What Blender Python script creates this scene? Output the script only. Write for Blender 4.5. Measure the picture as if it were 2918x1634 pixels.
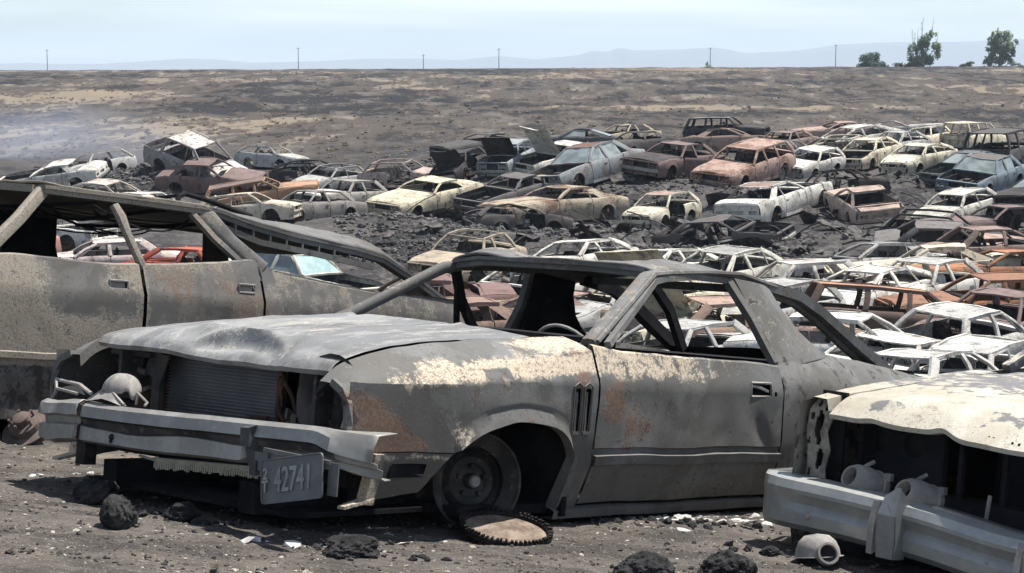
import bpy, bmesh, math, random
import numpy as np
from mathutils import Vector, Matrix, noise, Euler
R = math.radians
S = bpy.context.scene
for o in list(bpy.data.objects): bpy.data.objects.remove(o)
# ------------------------------------------------------------------ camera, sky, sun, exposure
FPX, YH, CZ = 5400.0, 195.0, 6.0            # focal length in photo pixels, row of the horizon, eye height over the field
PITCH = math.atan((817 - YH) / FPX)
cam_d = bpy.data.cameras.new('camera'); cam = bpy.data.objects.new('camera', cam_d)
S.collection.objects.link(cam); S.camera = cam
cam_d.sensor_width = 36; cam_d.lens = FPX / 2918 * 36
cam_d.clip_start = 0.1; cam_d.clip_end = 60000
cam.location = (0, 0, CZ); cam.rotation_euler = (math.pi / 2 - PITCH, 0, 0)
SUN_AZ, SUN_EL = R(54), R(64)               # azimuth clockwise from +Y (away from the camera)
W = bpy.data.worlds.new('World'); S.world = W; W.use_nodes = True
wn = W.node_tree.nodes; wl = W.node_tree.links
bg = wn['Background']; sky = wn.new('ShaderNodeTexSky'); sky.sky_type = 'NISHITA'; sky.sun_disc = False
sky.sun_elevation = SUN_EL; sky.sun_rotation = SUN_AZ; sky.altitude = 900; sky.air_density = 1.0; sky.dust_density = .6; sky.ozone_density = 2.0
tcw = wn.new('ShaderNodeTexCoord'); mpw = wn.new('ShaderNodeMapping'); mpw.inputs['Scale'].default_value = (2.2, 2.2, 26); mpw.inputs['Rotation'].default_value = (0, R(4), 0)
nzw = wn.new('ShaderNodeTexNoise'); nzw.inputs['Scale'].default_value = 1.6; nzw.inputs['Detail'].default_value = 6; nzw.inputs['Distortion'].default_value = .6
rpw = wn.new('ShaderNodeMapRange'); rpw.inputs[1].default_value = .42; rpw.inputs[2].default_value = .75; rpw.inputs[4].default_value = .5
mxw = wn.new('ShaderNodeMix'); mxw.data_type = 'RGBA'; mxw.inputs[7].default_value = (14, 14.6, 15.2, 1)
wl.new(tcw.outputs['Generated'], mpw.inputs[0]); wl.new(mpw.outputs[0], nzw.inputs['Vector']); wl.new(nzw.outputs['Fac'], rpw.inputs[0]); wl.new(rpw.outputs[0], mxw.inputs[0]); wl.new(sky.outputs[0], mxw.inputs[6]); wl.new(mxw.outputs[2], bg.inputs[0]); bg.inputs[1].default_value = 0.070
sd = bpy.data.lights.new('sun', 'SUN'); sd.energy = 4.7; sd.angle = R(0.55); sd.color = (1, 0.955, 0.89)
sun = bpy.data.objects.new('sun', sd); S.collection.objects.link(sun)
SUNV = Vector((math.sin(SUN_AZ) * math.cos(SUN_EL), math.cos(SUN_AZ) * math.cos(SUN_EL), math.sin(SUN_EL)))
sun.rotation_euler = SUNV.to_track_quat('Z', 'Y').to_euler(); sun.location = (0, 0, 60)
S.view_settings.view_transform = 'Standard'; S.view_settings.look = 'None'
S.view_settings.exposure = 0.82; S.view_settings.gamma = 1.0
S.cycles.max_bounces = 6; S.cycles.volume_bounces = 1
COL = S.collection
# ------------------------------------------------------------------ helpers
rnd = random.Random(7)
def lerp(a, b, t): return a + (b - a) * t
def sst(a, b, x):
    t = min(1, max(0, (x - a) / (b - a))); return t * t * (3 - 2 * t)
def itp(x, pts):
    if pts[0][0] > pts[-1][0]: pts = pts[::-1]
    if x <= pts[0][0]: return pts[0][1]
    for (x0, y0), (x1, y1) in zip(pts, pts[1:]):
        if x <= x1: return y0 + (y1 - y0) * (x - x0) / (x1 - x0)
    return pts[-1][1]
def itps(x, pts):                            # smooth version
    if pts[0][0] > pts[-1][0]: pts = pts[::-1]
    if x <= pts[0][0]: return pts[0][1]
    n = len(pts)
    for i in range(n - 1):
        (x0, y0), (x1, y1) = pts[i], pts[i + 1]
        if x <= x1:
            m0 = (y1 - pts[i-1][1]) / (x1 - pts[i-1][0]) if i > 0 else (y1 - y0) / (x1 - x0)
            m1 = (pts[i+2][1] - y0) / (pts[i+2][0] - x0) if i + 2 < n else (y1 - y0) / (x1 - x0)
            h = x1 - x0; t = (x - x0) / h
            return (2*t**3-3*t**2+1)*y0 + (t**3-2*t**2+t)*h*m0 + (-2*t**3+3*t**2)*y1 + (t**3-t**2)*h*m1
    return pts[-1][1]
def lin(a, b, n): return [a + (b - a) * i / (n - 1) for i in range(n)]
def merged(*ls):
    r = sorted(set(round(v, 4) for l in ls for v in l)); o = [r[0]]
    for v in r[1:]:
        if v - o[-1] > 0.004: o.append(v)
    return o
def nz(p, f, oct=3): return noise.fractal(Vector(p) * f, 1.0, 2.0, oct)

class M:
    """collects faces, builds ONE mesh object"""
    def __init__(s): s.v = []; s.f = []
    def grid(s, rows, skip=None, close=False):
        b = len(s.v); n = len(rows[0])
        for r in rows: s.v.extend(Vector(p) for p in r)
        for i in range(len(rows) - 1):
            for j in range(n - 1 + (1 if close else 0)):
                if skip and skip(i, j): continue
                k = (j + 1) % n
                s.f.append((b + i*n + j, b + i*n + k, b + (i+1)*n + k, b + (i+1)*n + j))
        return s
    def poly(s, pts):
        b = len(s.v); s.v.extend(Vector(p) for p in pts); s.f.append(tuple(range(b, b + len(pts)))); return s
    def prism(s, pts, off):                  # closed outline pts swept by the vector off
        b = len(s.v); n = len(pts); off = Vector(off)
        s.v.extend(Vector(p) for p in pts); s.v.extend(Vector(p) + off for p in pts)
        s.f.append(tuple(range(b, b + n))); s.f.append(tuple(range(b + 2*n - 1, b + n - 1, -1)))
        for i in range(n):
            j = (i + 1) % n; s.f.append((b + i, b + n + i, b + n + j, b + j))
        return s
    def box(s, c, d, rot=None):
        c = Vector(c); m = rot if rot is not None else Matrix.Identity(3); b = len(s.v)
        for x in (-.5, .5):
            for y in (-.5, .5):
                for z in (-.5, .5): s.v.append(c + m @ Vector((x*d[0], y*d[1], z*d[2])))
        for q in ((0,1,3,2),(4,6,7,5),(0,4,5,1),(2,3,7,6),(0,2,6,4),(1,5,7,3)): s.f.append(tuple(b + i for i in q))
        return s
    def bar(s, pts, w, h, up=(0, 0, 1)):     # rectangular section along a polyline
        pts = [Vector(p) for p in pts]; rows = []; up = Vector(up)
        for i, p in enumerate(pts):
            t = (pts[min(i+1, len(pts)-1)] - pts[max(i-1, 0)]).normalized()
            a = t.cross(up)
            a = a.normalized() if a.length > 1e-4 else t.orthogonal().normalized()
            u = a.cross(t).normalized()
            ww = w[i] if isinstance(w, (list, tuple)) else w
            rows.append([p + a*ww/2 + u*h/2, p - a*ww/2 + u*h/2, p - a*ww/2 - u*h/2, p + a*ww/2 - u*h/2])
        b = len(s.v); s.grid(rows, close=True); e = len(s.v)
        s.f.append((b, b+3, b+2, b+1)); s.f.append((e-4, e-3, e-2, e-1)); return s
    def blade(s, pts, w, h, up=(0, 0, 1)):    # pressed-steel pillar: rounded section with a raised bead
        pts = [Vector(p) for p in pts]; rows = []; up = Vector(up)
        sec = [(-.5, -.15), (-.47, .20), (-.36, .38), (-.18, .40), (0, .46), (.18, .40), (.36, .38), (.47, .20), (.5, -.15), (.42, -.5), (-.42, -.5)]
        for i, p in enumerate(pts):
            t = (pts[min(i+1, len(pts)-1)] - pts[max(i-1, 0)]).normalized(); a = t.cross(up).normalized(); u = a.cross(t).normalized()
            ww = w[i] if isinstance(w, (list, tuple)) else w
            rows.append([p + a*ww*x + u*h*y for x, y in sec])
        b = len(s.v); n = len(sec); s.grid(rows, close=True); e = len(s.v)
        s.f.append(tuple(range(b + n - 1, b - 1, -1))); s.f.append(tuple(range(e - n, e))); return s
    def tube(s, pts, r, n=6):
        pts = [Vector(p) for p in pts]; rows = []; a = None
        for i, p in enumerate(pts):
            t = (pts[min(i+1, len(pts)-1)] - pts[max(i-1, 0)]).normalized()
            a = t.orthogonal().normalized() if a is None else (a - t * a.dot(t)).normalized()
            c = t.cross(a); rr = r[i] if isinstance(r, (list, tuple)) else r
            rows.append([p + (a*math.cos(k*2*math.pi/n) + c*math.sin(k*2*math.pi/n))*rr for k in range(n)])
        b = len(s.v); s.grid(rows, close=True); e = len(s.v)
        s.f.append(tuple(range(b + n - 1, b - 1, -1))); s.f.append(tuple(range(e - n, e))); return s
    def lathe(s, prof, c, ax, n=20, a0=0, a1=2*math.pi):   # prof: (radius, distance along the axis)
        ax = Vector(ax).normalized(); c = Vector(c); a = ax.orthogonal().normalized(); b = ax.cross(a); rows = []
        full = abs(a1 - a0 - 2*math.pi) < 1e-6; m = n if full else n + 1
        for r, d in prof:
            rows.append([c + ax*d + (a*math.cos(a0+(a1-a0)*k/n) + b*math.sin(a0+(a1-a0)*k/n))*r for k in range(m)])
        return s.grid(rows, close=full)
    def build(s, name, mat, parent=None, fn=None, wear=None, ang=38, thick=0, props=None, col=None):
        vs = s.v if fn is None else [fn(p) for p in s.v]
        me = bpy.data.meshes.new(name); me.from_pydata([tuple(p) for p in vs], [], s.f)
        me.materials.append(mat)
        if wear:
            at = me.color_attributes.new('wear', 'FLOAT_COLOR', 'POINT')
            d = []
            for p in s.v: q = wear(p); d += [q[0], q[1], q[2], 1.0]
            at.data.foreach_set('color', d)
        me.update()
        me.polygons.foreach_set('use_smooth', [True] * len(me.polygons))
        me.set_sharp_from_angle(angle=R(ang))
        o = bpy.data.objects.new(name, me); COL.objects.link(o)
        if parent: o.parent = parent
        if thick:
            md = o.modifiers.new('thickness', 'SOLIDIFY'); md.thickness = thick; md.offset = -1
        if props:
            for k, v in props.items(): o[k] = v
        if col: o.color = col
        return o
def thing(name, label, cat, loc=(0, 0, 0), rot=None, group=None):
    o = bpy.data.objects.new(name, None); COL.objects.link(o); o.empty_display_size = .3
    o.location = loc
    if rot is not None: o.rotation_euler = rot
    return tag(o, label, cat, group)
def tag(o, label=None, cat=None, group=None, kind=None):
    if label: o['label'] = label
    if cat: o['category'] = cat
    if group: o['group'] = group
    if kind: o['kind'] = kind
    return o
# ------------------------------------------------------------------ node material helpers
class NT:
    def __init__(s, name, rough=.8, spec=.25):
        s.m = bpy.data.materials.new(name); s.m.use_nodes = True; s.t = s.m.node_tree
        s.b = s.t.nodes['Principled BSDF']; s.b.inputs['Roughness'].default_value = rough
        s.b.inputs['Specular IOR Level'].default_value = spec; s.pos = None
    def n(s, k, **kw):
        x = s.t.nodes.new('ShaderNode' + k)
        for a, v in kw.items(): setattr(x, a, v)
        return x
    def set(s, sock, v):
        if hasattr(v, 'is_output') or isinstance(v, bpy.types.NodeSocket): s.t.links.new(v, sock)
        elif isinstance(v, (tuple, list)) and len(v) == 3 and sock.type == 'RGBA': sock.default_value = (*v, 1)
        else: sock.default_value = v
    def coord(s, kind='Object', seed=True):
        c = s.n('TexCoord').outputs[kind]
        if seed:
            a = s.n('Attribute', attribute_type='OBJECT', attribute_name='seed')
            cx = s.n('CombineXYZ'); s.t.links.new(a.outputs['Fac'], cx.inputs[0]); s.t.links.new(a.outputs['Fac'], cx.inputs[1])
            v = s.n('VectorMath', operation='ADD'); s.t.links.new(c, v.inputs[0]); s.t.links.new(cx.outputs[0], v.inputs[1]); c = v.outputs[0]
        s.pos = c; return c
    def scale(s, v, sc):
        x = s.n('VectorMath', operation='MULTIPLY'); s.set(x.inputs[0], v); x.inputs[1].default_value = sc; return x.outputs[0]
    def noise(s, sc, det=4, rough=.55, dist=0, v=None):
        x = s.n('TexNoise'); s.set(x.inputs['Vector'], v if v is not None else s.pos)
        x.inputs['Scale'].default_value = sc; x.inputs['Detail'].default_value = det
        x.inputs['Roughness'].default_value = rough; x.inputs['Distortion'].default_value = dist
        return x.outputs['Fac']
    def voro(s, sc, v=None, feat='F1'):
        x = s.n('TexVoronoi', feature=feat); s.set(x.inputs['Vector'], v if v is not None else s.pos); x.inputs['Scale'].default_value = sc
        return x.outputs['Distance']
    def step(s, v, a, b):
        x = s.n('MapRange', interpolation_type='SMOOTHSTEP'); s.set(x.inputs[0], v)
        x.inputs[1].default_value = a; x.inputs[2].default_value = b; return x.outputs[0]
    def math(s, op, a, b=0.0):
        x = s.n('Math', operation=op); s.set(x.inputs[0], a); s.set(x.inputs[1], b); return x.outputs[0]
    def mix(s, f, a, b, mode='MIX'):
        x = s.n('Mix', data_type='RGBA', blend_type=mode); s.set(x.inputs[0], f); s.set(x.inputs[6], a); s.set(x.inputs[7], b); return x.outputs[2]
    def bump(s, h, st=.4, d=.02):
        x = s.n('Bump'); s.set(x.inputs['Height'], h); x.inputs['Strength'].default_value = st; x.inputs['Distance'].default_value = d
        s.t.links.new(x.outputs[0], s.b.inputs['Normal'])
    def color(s, c): s.set(s.b.inputs['Base Color'], c); return s.m

def mat_burnt():                              # field cars: own paint colour per object, ash, scorched patches, rust
    t = NT('burnt_paint', .8, .2); t.coord()
    oi = t.n('ObjectInfo')
    a2 = t.n('Attribute', attribute_type='OBJECT', attribute_name='rust').outputs['Fac']
    a3 = t.n('Attribute', attribute_type='OBJECT', attribute_name='soot').outputs['Fac']
    big = t.noise(1.5, 5, .6, .6); mid = t.noise(4.5, 6, .65, .4); fine = t.noise(26, 4, .6)
    streak = t.noise(3.2, 4, .6, 0, t.scale(t.pos, (1, 1, .22)))
    patch = t.mix(a2, (.13, .125, .12), (.20, .095, .055))
    f1 = t.step(t.math('ADD', t.math('MULTIPLY', big, .65), t.math('MULTIPLY', fine, .35)), .49, .57)
    f2 = t.step(t.math('ADD', t.math('MULTIPLY', mid, .6), t.math('MULTIPLY', streak, .4)), .53, .60)
    c = t.mix(t.math('MULTIPLY', f1, t.math('ADD', .34, t.math('MULTIPLY', a2, .55))), oi.outputs['Color'], patch)
    c = t.mix(t.math('MULTIPLY', f2, t.math('ADD', .36, a3)), c, (.085, .08, .078))
    c = t.mix(t.math('MULTIPLY', t.step(fine, .58, .66), .45), c, (.12, .11, .10))
    c = t.mix(t.math('MULTIPLY', t.step(mid, .25, .5), .25), t.mix(1, c, (.72, .70, .66), 'MULTIPLY'), c)
    t.bump(t.math('ADD', t.math('MULTIPLY', mid, .6), t.math('MULTIPLY', fine, .25)), .5, .03)
    return t.color(c)
def mat_soot(name='sooty_metal', c1=(.018, .018, .019), c2=(.06, .056, .054), c3=(.10, .06, .04), rough=.85):
    t = NT(name, rough, .15); t.coord()
    a = t.noise(5, 5); b = t.noise(22, 4)
    c = t.mix(t.step(a, .38, .66), c1, c2); c = t.mix(t.math('MULTIPLY', t.step(b, .56, .68), .6), c, c3)
    t.bump(b, .4, .01); return t.color(c)
def mat_hero(name, base1, base2, cream, rust, soot, rough=.72, flake=1.0, stretch=None):
    """close cars: matt burnt primer with flaked ash, rust and scorch, amounts from the wear attribute"""
    t = NT(name, rough, .3); t.coord()
    if stretch: t.pos = t.scale(t.pos, stretch)
    at = t.n('Attribute', attribute_name='wear'); sp = t.n('SeparateColor'); t.t.links.new(at.outputs['Color'], sp.inputs[0])
    big = t.noise(2.4, 6, .55, .5); mid = t.noise(13, 7, .66, .4); fine = t.noise(78, 5, .68); vf = t.noise(170, 3, .6)
    c = t.mix(t.step(big, .47, .53), base1, base2)
    c = t.mix(t.math('MULTIPLY', t.step(mid, .45, .7), .35), c, t.mix(1, c, (.62, .61, .6), 'MULTIPLY'))
    sc = t.noise(1.1, 6, .66, .8); st = t.noise(7, 5, .6, 0, t.scale(t.pos, (1, 1, .16)))
    c = t.mix(t.math('MULTIPLY', t.step(sc, .46, .62), .5), c, t.mix(1, c, (.66, .60, .53), 'MULTIPLY')); c = t.mix(t.math('MULTIPLY', t.step(st, .54, .68), .35), c, t.mix(1, c, (.6, .57, .55), 'MULTIPLY'))
    # pin-head scorch marks
    c = t.mix(t.math('MULTIPLY', t.step(vf, .60, .68), .6), c, t.mix(1, c, (.36, .33, .31), 'MULTIPLY'))
    sp2 = t.noise(62, 4, .7); c = t.mix(t.math('MULTIPLY', t.step(sp2, .57, .66), t.step(big, .40, .60)), c, t.mix(1, c, (.50, .45, .40), 'MULTIPLY')); c = t.mix(t.math('MULTIPLY', t.math('MULTIPLY', t.step(sp2, .44, .34), t.step(mid, .46, .62)), .55), c, t.mix(.4, c, cream))
    h = t.math('ADD', t.math('MULTIPLY', fine, .55), t.math('MULTIPLY', mid, .45))
    def mask(d, n, lo, hi):
        return t.step(t.math('ADD', d, t.math('MULTIPLY', t.math('SUBTRACT', n, .5), 1.9 * flake)), lo, hi)
    mr = mask(sp.outputs[1], t.math('ADD', t.math('ADD', t.math('MULTIPLY', mid, .7), t.math('MULTIPLY', fine, .4)), t.math('MULTIPLY', t.math('SUBTRACT', big, .5), .9)), .44, .58)
    rc = t.mix(t.step(fine, .40, .6), rust, t.mix(1, rust, (.45, .36, .33), 'MULTIPLY'))
    c = t.mix(mr, c, rc)
    c = t.mix(t.math('MULTIPLY', mask(t.math('ADD', sp.outputs[0], .06), mid, .42, .62), .55), c, t.mix(.55, c, cream))
    c = t.mix(t.math('MULTIPLY', mask(t.math('ADD', sp.outputs[1], .10), big, .36, .60), .5), c, rust)
    mc = mask(sp.outputs[0], h, .45, .55)
    cc = t.mix(t.step(vf, .42, .6), t.mix(1, cream, (.72, .66, .58), 'MULTIPLY'), cream)
    c = t.mix(mc, c, cc)
    c = t.mix(t.math('MULTIPLY', mc, t.math('MULTIPLY', t.step(sp2, .53, .62), .75)), c, (.13, .105, .085))
    ms = mask(sp.outputs[2], mid, .44, .60)
    c = t.mix(ms, c, soot)
    t.bump(t.math('ADD', t.math('MULTIPLY', mc, .35), t.math('ADD', t.math('MULTIPLY', fine, .25), t.math('ADD', t.math('MULTIPLY', mr, .2), t.math('MULTIPLY', mid, .3)))), .45, .006)
    return t.color(c)
def mat_plain(name, c1, c2, sc=6, rough=.6, metal=0.0, spec=.4, bump=.2, bd=.004, kind='Object'):
    t = NT(name, rough, spec); t.coord(kind); t.b.inputs['Metallic'].default_value = metal
    a = t.noise(sc, 6, .6, .3); b = t.noise(sc * 7, 4)
    c = t.mix(t.step(t.math('ADD', t.math('MULTIPLY', a, .7), t.math('MULTIPLY', b, .3)), .40, .62), c1, c2)
    t.bump(t.math('ADD', a, t.math('MULTIPLY', b, .5)), bump, bd); return t.color(c)
BURNT = mat_burnt(); SOOT = mat_soot(); RUSTY = mat_soot('rusty_iron', (.045, .028, .022), (.13, .075, .055), (.20, .12, .09))
DARK = mat_soot('charred_interior', (.010, .010, .012), (.024, .023, .024), (.04, .03, .026), .95)
WIRE = mat_soot('burnt_wire', (.012, .011, .011), (.03, .027, .025), (.05, .04, .03))
ALU = mat_plain('dull_chrome', (.225, .215, .195), (.315, .305, .28), 5, .5, .25, .5, .15)
CHROME = mat_plain('heat_tinted_chrome', (.28, .295, .288), (.37, .375, .35), 4, .45, .35, .5, .1)
STEEL = mat_plain('ash_grey_steel', (.22, .205, .19), (.34, .315, .285), 9, .7, 0, .3)
PLATEM = mat_plain('scorched_plate', (.115, .118, .12), (.15, .152, .15), 8, .6, .2, .4)
PLATET = mat_plain('scorched_digits', (.22, .22, .215), (.31, .31, .305), 12, .6, .2, .4)
ROCK = mat_plain('black_lava', (.012, .012, .013), (.045, .043, .042), 9, .9, 0, .2, .9, .03)
def mat_glass():
    t = NT('dusty_glass', .35, .5); t.coord(); a = t.noise(2.5, 5)
    t.b.inputs['Alpha'].default_value = .93
    return t.color(t.mix(t.step(a, .35, .65), (.16, .19, .185), (.30, .34, .33)))
GLASS = mat_glass()
# ------------------------------------------------------------------ view geometry used to measure where things stand
CP, SP = math.cos(PITCH), math.sin(PITCH)
def ray(px, py):                              # photo pixel -> direction with unit depth
    x = (px - 1459) / FPX; y = (817 - py) / FPX
    return Vector((x, CP + y * SP, y * CP - SP))
def at_depth(px, py, d): return Vector((0, 0, CZ)) + ray(px, py) * d
# ------------------------------------------------------------------ the burnt cars of the field: style, name, roof row/column in the photo, pixels per metre, width, heading ...
STY = dict(
 sedan=dict(L=4.75, W=1.84, H=1.34, hf=.74, cw=.86, bt=.87, dk=.85, tl=.78, wb=.80, wt=.22, rt=-1.05, rb=-1.55, rh=.58, dr=(.72, -.22, -1.08), cp=.16),
 coupe=dict(L=5.15, W=1.94, H=1.27, hf=.76, cw=.87, bt=.86, dk=.87, tl=.80, wb=.55, wt=-.12, rt=-1.10, rb=-1.75, rh=.60, dr=(.52, -.92), cp=.34),
 fastback=dict(L=4.95, W=1.90, H=1.25, hf=.73, cw=.86, bt=.86, dk=.88, tl=.80, wb=.60, wt=-.10, rt=-.95, rb=-2.05, rh=.57, dr=(.56, -.80), cp=.30),
 modern=dict(L=4.55, W=1.76, H=1.36, hf=.66, cw=.90, bt=.91, dk=.95, tl=.88, wb=1.05, wt=.25, rt=-.95, rb=-1.70, rh=.56, dr=(.86, -.16, -1.05), cp=.14),
 hatch=dict(L=3.95, W=1.66, H=1.33, hf=.70, cw=.86, bt=.87, dk=.86, tl=.84, wb=.80, wt=.25, rt=-1.28, rb=-1.72, rh=.54, dr=(.74, -.42), cp=.16),
 wagon=dict(L=4.85, W=1.82, H=1.38, hf=.76, cw=.87, bt=.88, dk=.87, tl=.84, wb=.82, wt=.25, rt=-2.02, rb=-2.25, rh=.60, dr=(.76, -.18, -1.05), cp=.14),
 suv=dict(L=4.5, W=1.82, H=1.62, hf=.88, cw=1.0, bt=1.0, dk=.98, tl=.95, wb=.95, wt=.45, rt=-1.95, rb=-2.12, rh=.64, dr=(.88, -.1, -1.0), cp=.14),
 pickup=dict(L=4.75, W=1.72, H=1.48, hf=.84, cw=.93, bt=.94, dk=.92, tl=.90, wb=1.02, wt=.52, rt=-.78, rb=-.95, rh=.58, dr=(.98, .0), cp=.12),
)
ASH = (.66, .64, .59); CREAM = (.64, .58, .45); GREY = (.25, .25, .25); CHAR = (.045, .045, .05); PINK = (.46, .33, .28)
RUST = (.42, .20, .12); MAUVE = (.23, .17, .165); BLUE = (.23, .30, .35); SLATE = (.13, .15, .165); SILV = (.42, .42, .41); TAN = (.45, .38, .29)
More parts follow.
